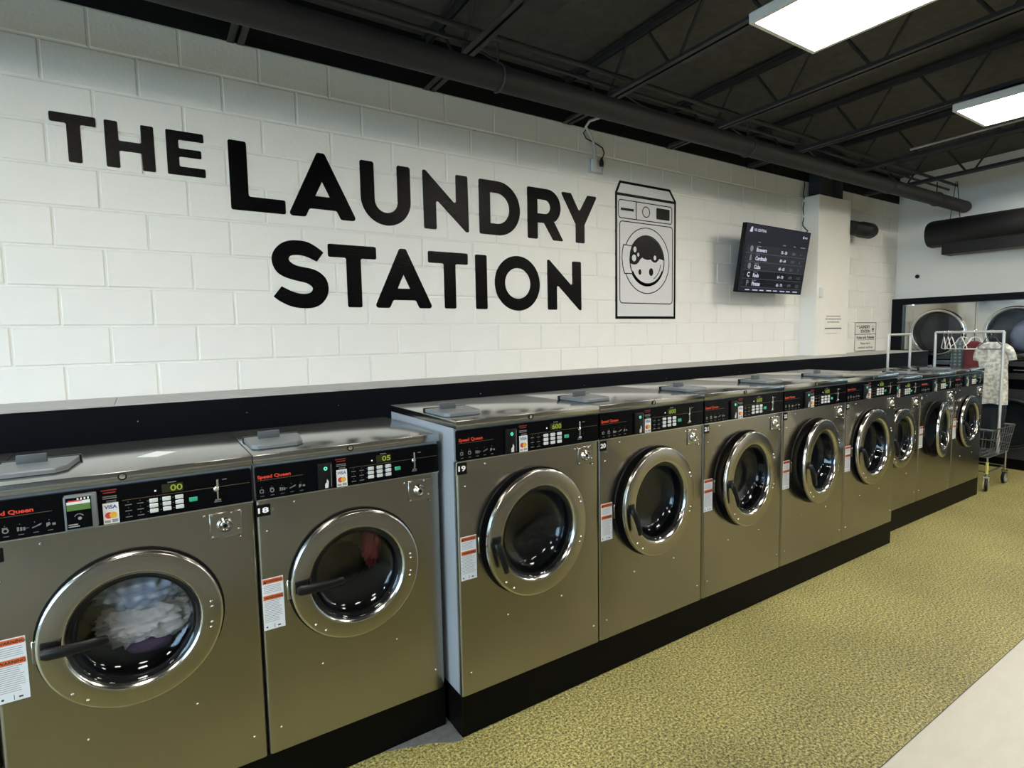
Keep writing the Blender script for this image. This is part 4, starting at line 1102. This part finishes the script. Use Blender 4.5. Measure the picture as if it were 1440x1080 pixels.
# far wall: big round duct, security camera
t = thing('round_air_duct', 'large round black air duct hung across the wall above the dryers', 'duct', (8.85, -0.49, 2.925))
bm = bmesh.new(); add_tube(bm, [(0, 0.0, 0), (0, -0.015, 0), (0, -0.05, 0), (0, -0.9, 0), (0, -4.5, 0)], [0.10, 0.15, 0.168, 0.168, 0.168], 36)
obj('duct_tube', finish(bm, 'duct_tube', 'duct_black', 0.8), t)
obj('plenum', box('plenum', 'duct_black', -0.10, 0.16, -4.5, -0.19, -0.275, -0.10, 0.004, 1), t)
for y in (-0.30, -2.6):
    for s_ in (-0.05, 0.05):
        obj('hanger_wire', tube('hanger_wire', 'cable_black', [(-0.05, y + s_ * 0.15, 0.60), (-0.05, y + s_, 0.155)], 0.004, 6), t)
t = thing('security_camera', 'small dark dome camera on the wall above the dryers', 'camera', (XW1, -0.264, 2.442))
obj('base', lathe('base', 'white_plastic', [(0.03, 0), (0.03, -0.02), (0.0, -0.02)], 16), t, (0, 0, 0), (0, 0, PI / 2 + PI))
obj('dome', lathe('dome', 'tv_black', [(0.026, -0.01), (0.026, -0.03), (0.018, -0.045), (0, -0.05)], 16), t, (0, 0, 0), (0, 0, PI / 2 + PI))

# ------------------------------------------------------------------ dryers in the far wall
struct('trim_2', box('trim_2', 'bulkhead_black', XW1 - 0.10, XW1 - 0.001, -5.2, -0.002, 2.065, 2.150))
struct('trim_3', box('trim_3', 'bulkhead_black', XW1 - 0.10, XW1 - 0.001, -0.135, -0.002, 0.0, 2.065))
DW = 0.801
def dryer_kit():
    K = {}
    def ring_panel(name, m, z0, z1, cz, hole):
        bm = bmesh.new(); n = 56
        c = [circ(DW / 2, cz, hole, n)]
        add_shape(bm, [rounded(rect(0.003, DW - 0.003, z0, z1), 0.004, 2)] + c, 0.0, 0.03)
        return finish(bm, name, m)
    K['upper_panel'] = ring_panel('upper_panel', 'dryer_steel', 1.335, 2.06, 1.680, 0.285)
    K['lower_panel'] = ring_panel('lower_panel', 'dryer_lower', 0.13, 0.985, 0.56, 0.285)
    K['control_strip'] = box('control_strip', 'panel_black', 0.003, DW - 0.003, -0.004, 0.03, 1.185, 1.333, 0.002, 1)
    K['lint_panel'] = box('lint_panel', 'steel_front', 0.003, DW - 0.003, 0.0, 0.03, 1.105, 1.183, 0.002, 1)
    K['middle_strip'] = box('middle_strip', 'panel_black', 0.003, DW - 0.003, -0.002, 0.03, 0.987, 1.103, 0.002, 1)
    K['kick'] = box('kick_panel', 'plinth_black', 0.003, DW - 0.003, 0.02, 0.05, 0.0, 0.128)
    K['cabinet'] = box('cabinet', 'rubber', 0.003, DW - 0.003, 0.40, 0.42, 0.0, 2.06)
    prof = [(0.272, 0.01), (0.300, 0.008), (0.312, -0.008), (0.312, -0.020), (0.305, -0.030), (0.292, -0.034), (0.276, -0.030), (0.268, -0.018), (0.266, 0.0), (0.272, 0.01)]
    K['door'] = lathe('door', ['chrome_soft', 'steel_ring'], prof, 56, [1, 1, 0, 0, 0, 1, 0, 0, 0])
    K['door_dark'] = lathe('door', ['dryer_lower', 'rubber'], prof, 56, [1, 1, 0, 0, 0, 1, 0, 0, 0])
    K['door_glass'] = lathe('door_glass', 'door_glass', [(0.270, -0.015), (0.20, -0.020), (0, -0.022)], 48, None, 3.2)
    K['seal'] = lathe('seal', 'rubber', [(0.272, -0.010), (0.252, -0.008), (0.250, 0.02), (0.285, 0.03)], 48)
    K['tumbler'] = lathe('tumbler', 'tumbler_dark', [(0.285, 0.03), (0.33, 0.05), (0.33, 0.36), (0.15, 0.39), (0, 0.385)], 40)
    K['door_pull'] = box('door_pull', 'black_plastic', -0.012, 0.012, -0.055, -0.03, -0.06, 0.06, 0.004, 1)
    K['screen'] = box('screen', 'display_dim', 0.10, 0.20, -0.007, -0.003, 1.262, 1.312)
    K['knob'] = lathe('knob', 'black_plastic', [(0.03, 0), (0.028, -0.02), (0, -0.022)], 16)
    K['coin_box'] = box('coin_box', 'chrome_soft', 0.36, 0.62, -0.012, 0, 1.262, 1.325, 0.003, 1)
    bm = bmesh.new()
    for i in range(4): add_shape(bm, [rect(0.05 + i * 0.06, 0.085 + i * 0.06, 1.21, 1.225)], -0.0055, -0.003)
    add_shape(bm, [rect(0.40, 0.72, 1.215, 1.222)], -0.0055, -0.003)
    K['strip_print'] = finish(bm, 'strip_print', 'grey_print')
    K['seam_line'] = box('seam_line', 'chrome_soft', 0.02, DW - 0.02, -0.006, 0, 0.40, 0.408)
    return K
DK = dryer_kit()
DL = ['stacked dryer in the corner of the far wall, behind the hanger rack', 'stacked dryer with a blue-white storefront reflection modelled behind its upper door', 'stacked dryer third from the corner, out of the picture', 'stacked dryer fourth from the corner, out of the picture', 'stacked dryer fifth from the corner, out of the picture', 'stacked dryer sixth from the corner, out of the picture']
for i in range(6):
    t = thing('stack_dryer', DL[i], 'dryer', (XW1 - 0.05, -0.134 - i * DW, 0), -PI / 2, 'stacked dryers in the far wall')
    for n in ('upper_panel', 'lower_panel', 'lint_panel', 'middle_strip', 'kick', 'cabinet'): obj(DK[n].name.split('.')[0], DK[n], t)
    cs = obj('control_strip', DK['control_strip'], t)
    for n in ('screen', 'coin_box', 'strip_print'): obj(n, DK[n], cs)
    obj('knob', DK['knob'], cs, (0.27, -0.004, 1.285))
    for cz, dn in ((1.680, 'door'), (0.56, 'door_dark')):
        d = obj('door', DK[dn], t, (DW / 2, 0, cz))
        obj('door_glass', DK['door_glass'], d); obj('seal', DK['seal'], d)
        obj('door_pull', DK['door_pull'], d, (0.285, 0, 0))
        obj('tumbler', DK['tumbler'], t, (DW / 2, 0, cz))
MATS['reflection_pale'] = mat('reflection_pale', (0.22, 0.25, 0.33), 0.9, noise_amt=0.4, noise_scale=6)
crumple('storefront_reflection', 'reflection_pale', (XW1 + 0.12, -0.134 - 1.62 * DW, 1.62), 0.13, 0.19, 0.20, 8, 'blue-white lump imitating the storefront reflection in the second dryer door', sub=3)  # pale lump stands in for the storefront reflected in the door glass

# ------------------------------------------------------------------ laundry carts
def caster(parent, x, y):
    c = obj('caster', lathe('caster', ['rubber', 'wheel_grey'], [(0.0, -0.012), (0.040, -0.014), (0.048, -0.014), (0.062, -0.012), (0.065, 0.0), (0.062, 0.012), (0.048, 0.014), (0.040, 0.014), (0, 0.012)], 24, [1, 1, 0, 0, 0, 0, 1, 1]), parent, (x, y, 0.065), (0, 0, random.uniform(-0.7, 0.3)))
    bm = bmesh.new(); add_box(bm, -0.012, 0.012, -0.024, -0.018, 0.0, 0.085); add_box(bm, -0.012, 0.012, 0.018, 0.024, 0.0, 0.085); add_box(bm, -0.02, 0.02, -0.024, 0.024, 0.080, 0.092)
    obj('fork', finish(bm, 'fork', 'chrome_soft'), c)
def make_cart(x0, x1, y0, y1, pole, label, zr=1.69, tape=False):
    t = thing('laundry_cart', label, 'laundry cart', (0, 0, 0), 0, 'wire laundry carts with hanging rails')
    zb, zt_ = 0.36, 0.66
    ins = 0.04
    def lvl(f): return (x0 + ins * (1 - f), x1 - ins * (1 - f), y0 + ins * (1 - f), y1 - ins * (1 - f), zb + (zt_ - zb) * f)
    bm = bmesh.new()
    a0, a1, b0, b1, z = lvl(1)
    add_tube(bm, [(a0, b0, z), (a1, b0, z), (a1, b1, z), (a0, b1, z)], 0.011, 8, True)
    obj('basket_rim', finish(bm, 'basket_rim', 'wire_grey', 0.9), t)
    bm = bmesh.new()
    for f in (0.0, 0.33, 0.66):
        a0, a1, b0, b1, z = lvl(f)
        add_tube(bm, [(a0, b0, z), (a1, b0, z), (a1, b1, z), (a0, b1, z)], 0.004, 5, True)
    nx = max(2, round((x1 - x0) / 0.075)); ny = max(2, round((y1 - y0) / 0.075))
    A, B = lvl(0), lvl(1)
    for i in range(nx + 1):
        u = i / nx
        xa, xb = A[0] + (A[1] - A[0]) * u, B[0] + (B[1] - B[0]) * u
        add_tube(bm, [(xb, B[2], B[4]), (xa, A[2], A[4]), (xa, A[3], A[4]), (xb, B[3], B[4])], 0.004, 5)
    for i in range(ny + 1):
        u = i / ny
        ya, yb = A[2] + (A[3] - A[2]) * u, B[2] + (B[3] - B[2]) * u
        add_tube(bm, [(B[0], yb, B[4]), (A[0], ya, A[4]), (A[1], ya, A[4]), (B[1], yb, B[4])], 0.004, 5)
    w = obj('basket_wire', finish(bm, 'basket_wire', 'wire_grey', 0.9), t); w['kind'] = 'stuff'
    legs = [(x0 + 0.05, y0 + 0.05), (x1 - 0.05, y0 + 0.05), (x0 + 0.05, y1 - 0.05), (x1 - 0.05, y1 - 0.05)]
    for lx, ly in legs:
        obj('leg', tube('leg', 'chrome_soft', [(lx, ly, zb + 0.01), (lx, ly, 0.155)], 0.011, 8), t)
        caster(t, lx, ly)
    for a, b in ((0, 1), (2, 3), (0, 2), (1, 3)):
        obj('brace', tube('brace', 'chrome_soft', [(*legs[a], 0.20), (*legs[b], 0.20)], 0.007, 8), t)
    (px0, py0), (px1, py1) = pole
    for px_, py_ in pole:
        obj('pole', tube('pole', 'rail_steel', [(px_, py_, 0.34), (px_, py_, zr)], 0.0145, 10), t)
    obj('hanging_rail', tube('hanging_rail', 'rail_steel', [(px0, py0, zr), (px1, py1, zr)], 0.0145, 10), t)
    if tape: obj('tape_wrap', tube('tape_wrap', 'tape_yellow', [(legs[0][0], legs[0][1], 0.31), (legs[0][0], legs[0][1], 0.185)], 0.0135, 10), t)
    return t
make_cart(7.72, 8.36, -1.585, -0.90, [(8.2, -1.495), (8.2, -0.862)], 'wire laundry cart with clothes hanging from its rail, beside the last washer', 1.69, True)
make_cart(7.60, 8.20, -0.80, -0.50, [(7.585, -0.62), (8.15, -0.62)], 'second wire cart behind the washers, only its bare rail showing', 1.672)

def hanger(name, label, m, c, rz, w=0.38, group='empty hangers on the cart rail'):
    """c: point on the rail"""
    h = w / 2
    t = thing(name, label, 'hanger', c, rz, group)
    a = [(0.012, 0, -0.010), (0.018, 0, 0.006), (0.008, 0, 0.0225), (-0.010, 0, 0.0215), (-0.019, 0, 0.006), (-0.014, 0, -0.012), (0.0, 0, -0.030), (0.0, 0, -0.055)]
    obj('hook', tube('hook', 'chrome_soft', a, 0.003, 6), t)
    p = [(0, 0, -0.055), (0.04, 0, -0.070), (h * 0.6, 0, -0.120), (h, 0, -0.165), (h, 0, -0.185), (h * 0.9, 0, -0.192), (-h * 0.9, 0, -0.192), (-h, 0, -0.185), (-h, 0, -0.165), (-h * 0.6, 0, -0.120), (-0.04, 0, -0.070)]
    obj('shoulders', tube('shoulders', m, p, 0.0055, 6, True), t)
    return t
for i, (y, rz, lab) in enumerate(((-0.945, 0.44, 'white hanger nearest the left pole of the cart'), (-0.985, 0.48, 'second white hanger from the left pole of the cart'), (-1.02, 0.55, 'third white hanger from the left pole of the cart'), (-1.11, 0.62, 'white hanger beside the plaid shirt on the cart'))):
    hanger('clothes_hanger', lab, 'white_plastic', (8.2, y, 1.69), rz, 0.36)

def garment(name, label, cat, m, c, rz, rows, sleeves=None, depth=0.05, seed=0, group=None):
    """rows: (z, half width); loft of flattened rings with hanging folds; sleeves: list of (points, radii)"""
    bm = bmesh.new(); n = 36
    rings = []
    zs = [r[0] for r in rows]
    steps = 26
    def wid(z):
        for (za, wa), (zb_, wb) in zip(rows, rows[1:]):
            if zb_ <= z <= za: return wa + (wb - wa) * (za - z) / max(1e-6, za - zb_)
        return rows[-1][1]
    for k in range(steps + 1):
        z = zs[0] + (zs[-1] - zs[0]) * k / steps
        w = wid(z)
        down = k / steps
        ring = []
        for j in range(n):
            a = 2 * PI * j / n
            x = w * math.cos(a)
            y = depth * (0.5 + 0.7 * min(1, down * 3)) * math.sin(a)
            y += 0.016 * math.sin(x * 46 + seed) * down + 0.022 * noise.noise(Vector((x * 7, z * 4 + seed, seed)))
            ring.append(bm.verts.new((x, y, z + 0.006 * math.sin(x * 30 + seed) * down)))
        rings.append(ring)
    for A, B in zip(rings, rings[1:]):
        for j in range(n): bm.faces.new((A[j], A[(j + 1) % n], B[(j + 1) % n], B[j]))
    bm.faces.new(rings[0])
    for pts, rad in (sleeves or []): add_tube(bm, pts, rad, 14)
    return tag(obj(name, finish(bm, name, m, 3.2), None, c, (0, 0, rz)), label, cat, group)
g0 = 8.13
# blouse hangs turned towards the room, in front of the near pole
garment('blouse', 'white patterned short-sleeved blouse hanging from the cart rail', 'blouse', 'cloth_blouse', (8.268, -1.385, 0), -PI / 2 + 0.15, [(1.575, 0.05), (1.555, 0.095), (1.52, 0.125), (1.40, 0.140), (1.30, 0.135), (1.10, 0.145), (0.885, 0.150)],
        [([(-0.080, 0, 1.535), (-0.120, 0, 1.49), (-0.142, 0, 1.42), (-0.150, 0, 1.365)], [0.038, 0.042, 0.040, 0.038]), ([(0.085, 0, 1.535), (0.135, 0, 1.49), (0.160, 0, 1.43), (0.172, 0, 1.375)], [0.038, 0.042, 0.040, 0.038])], 0.040, 1)
hanger('clothes_hanger', 'grey hanger holding the white patterned blouse', 'grey_plastic_dark', (8.2, -1.385, 1.69), -PI / 2 + 0.15, 0.22, None)
garment('trousers', 'dark blue jeans hanging below the white blouse in the cart', 'trousers', 'cloth_jeans', (8.34, -1.36, 0), -PI / 2 + 0.2, [(1.00, 0.13), (0.95, 0.14), (0.80, 0.15), (0.60, 0.13), (0.50, 0.10)], None, 0.06, 3)
garment('plaid_shirt', 'grey green plaid shirt hanging on the cart rail beside the empty hangers', 'shirt', 'cloth_plaid_green', (8.28, -1.095, 0), -PI / 2 + 0.45, [(1.57, 0.03), (1.54, 0.075), (1.49, 0.095), (1.30, 0.10), (1.05, 0.105), (0.72, 0.105)], None, 0.04, 5)
garment('red_shirt', 'dark red shirt hanging between the plaid shirt and the white blouse', 'shirt', 'cloth_maroon', (8.235, -1.225, 0), -PI / 2 + 0.55, [(1.585, 0.03), (1.56, 0.075), (1.51, 0.095), (1.30, 0.095), (1.05, 0.10), (0.75, 0.10)], None, 0.035, 7)
for y, lab, rz in ((-1.13, 'hanger holding the grey green plaid shirt', -PI / 2 + 0.5), (-1.245, 'hanger holding the dark red shirt', -PI / 2 + 0.7)):
    hanger('clothes_hanger', lab, 'white_plastic', (8.2, y, 1.69), rz, 0.22, None)

# ------------------------------------------------------------------ folding table beside the camera
t = thing('folding_table', 'cream laminate folding table top at the lower right corner', 'table', (-1.70, -3.217, 0))
obj('table_top', box('table_top', 'table_top', 0, 5.6, -0.92, 0, 0.83, 0.86, 0.002, 1), t)
obj('edge_band', box('edge_band', 'table_edge', -0.002, 5.602, -0.922, 0.003, 0.824, 0.856), t)
obj('cabinet', box('cabinet', 'cabinet_cream', 0.12, 5.48, -0.80, -0.12, 0.10, 0.824), t)
obj('toe_base', box('toe_base', 'plinth_black', 0.18, 5.42, -0.74, -0.18, 0.0, 0.10), t)
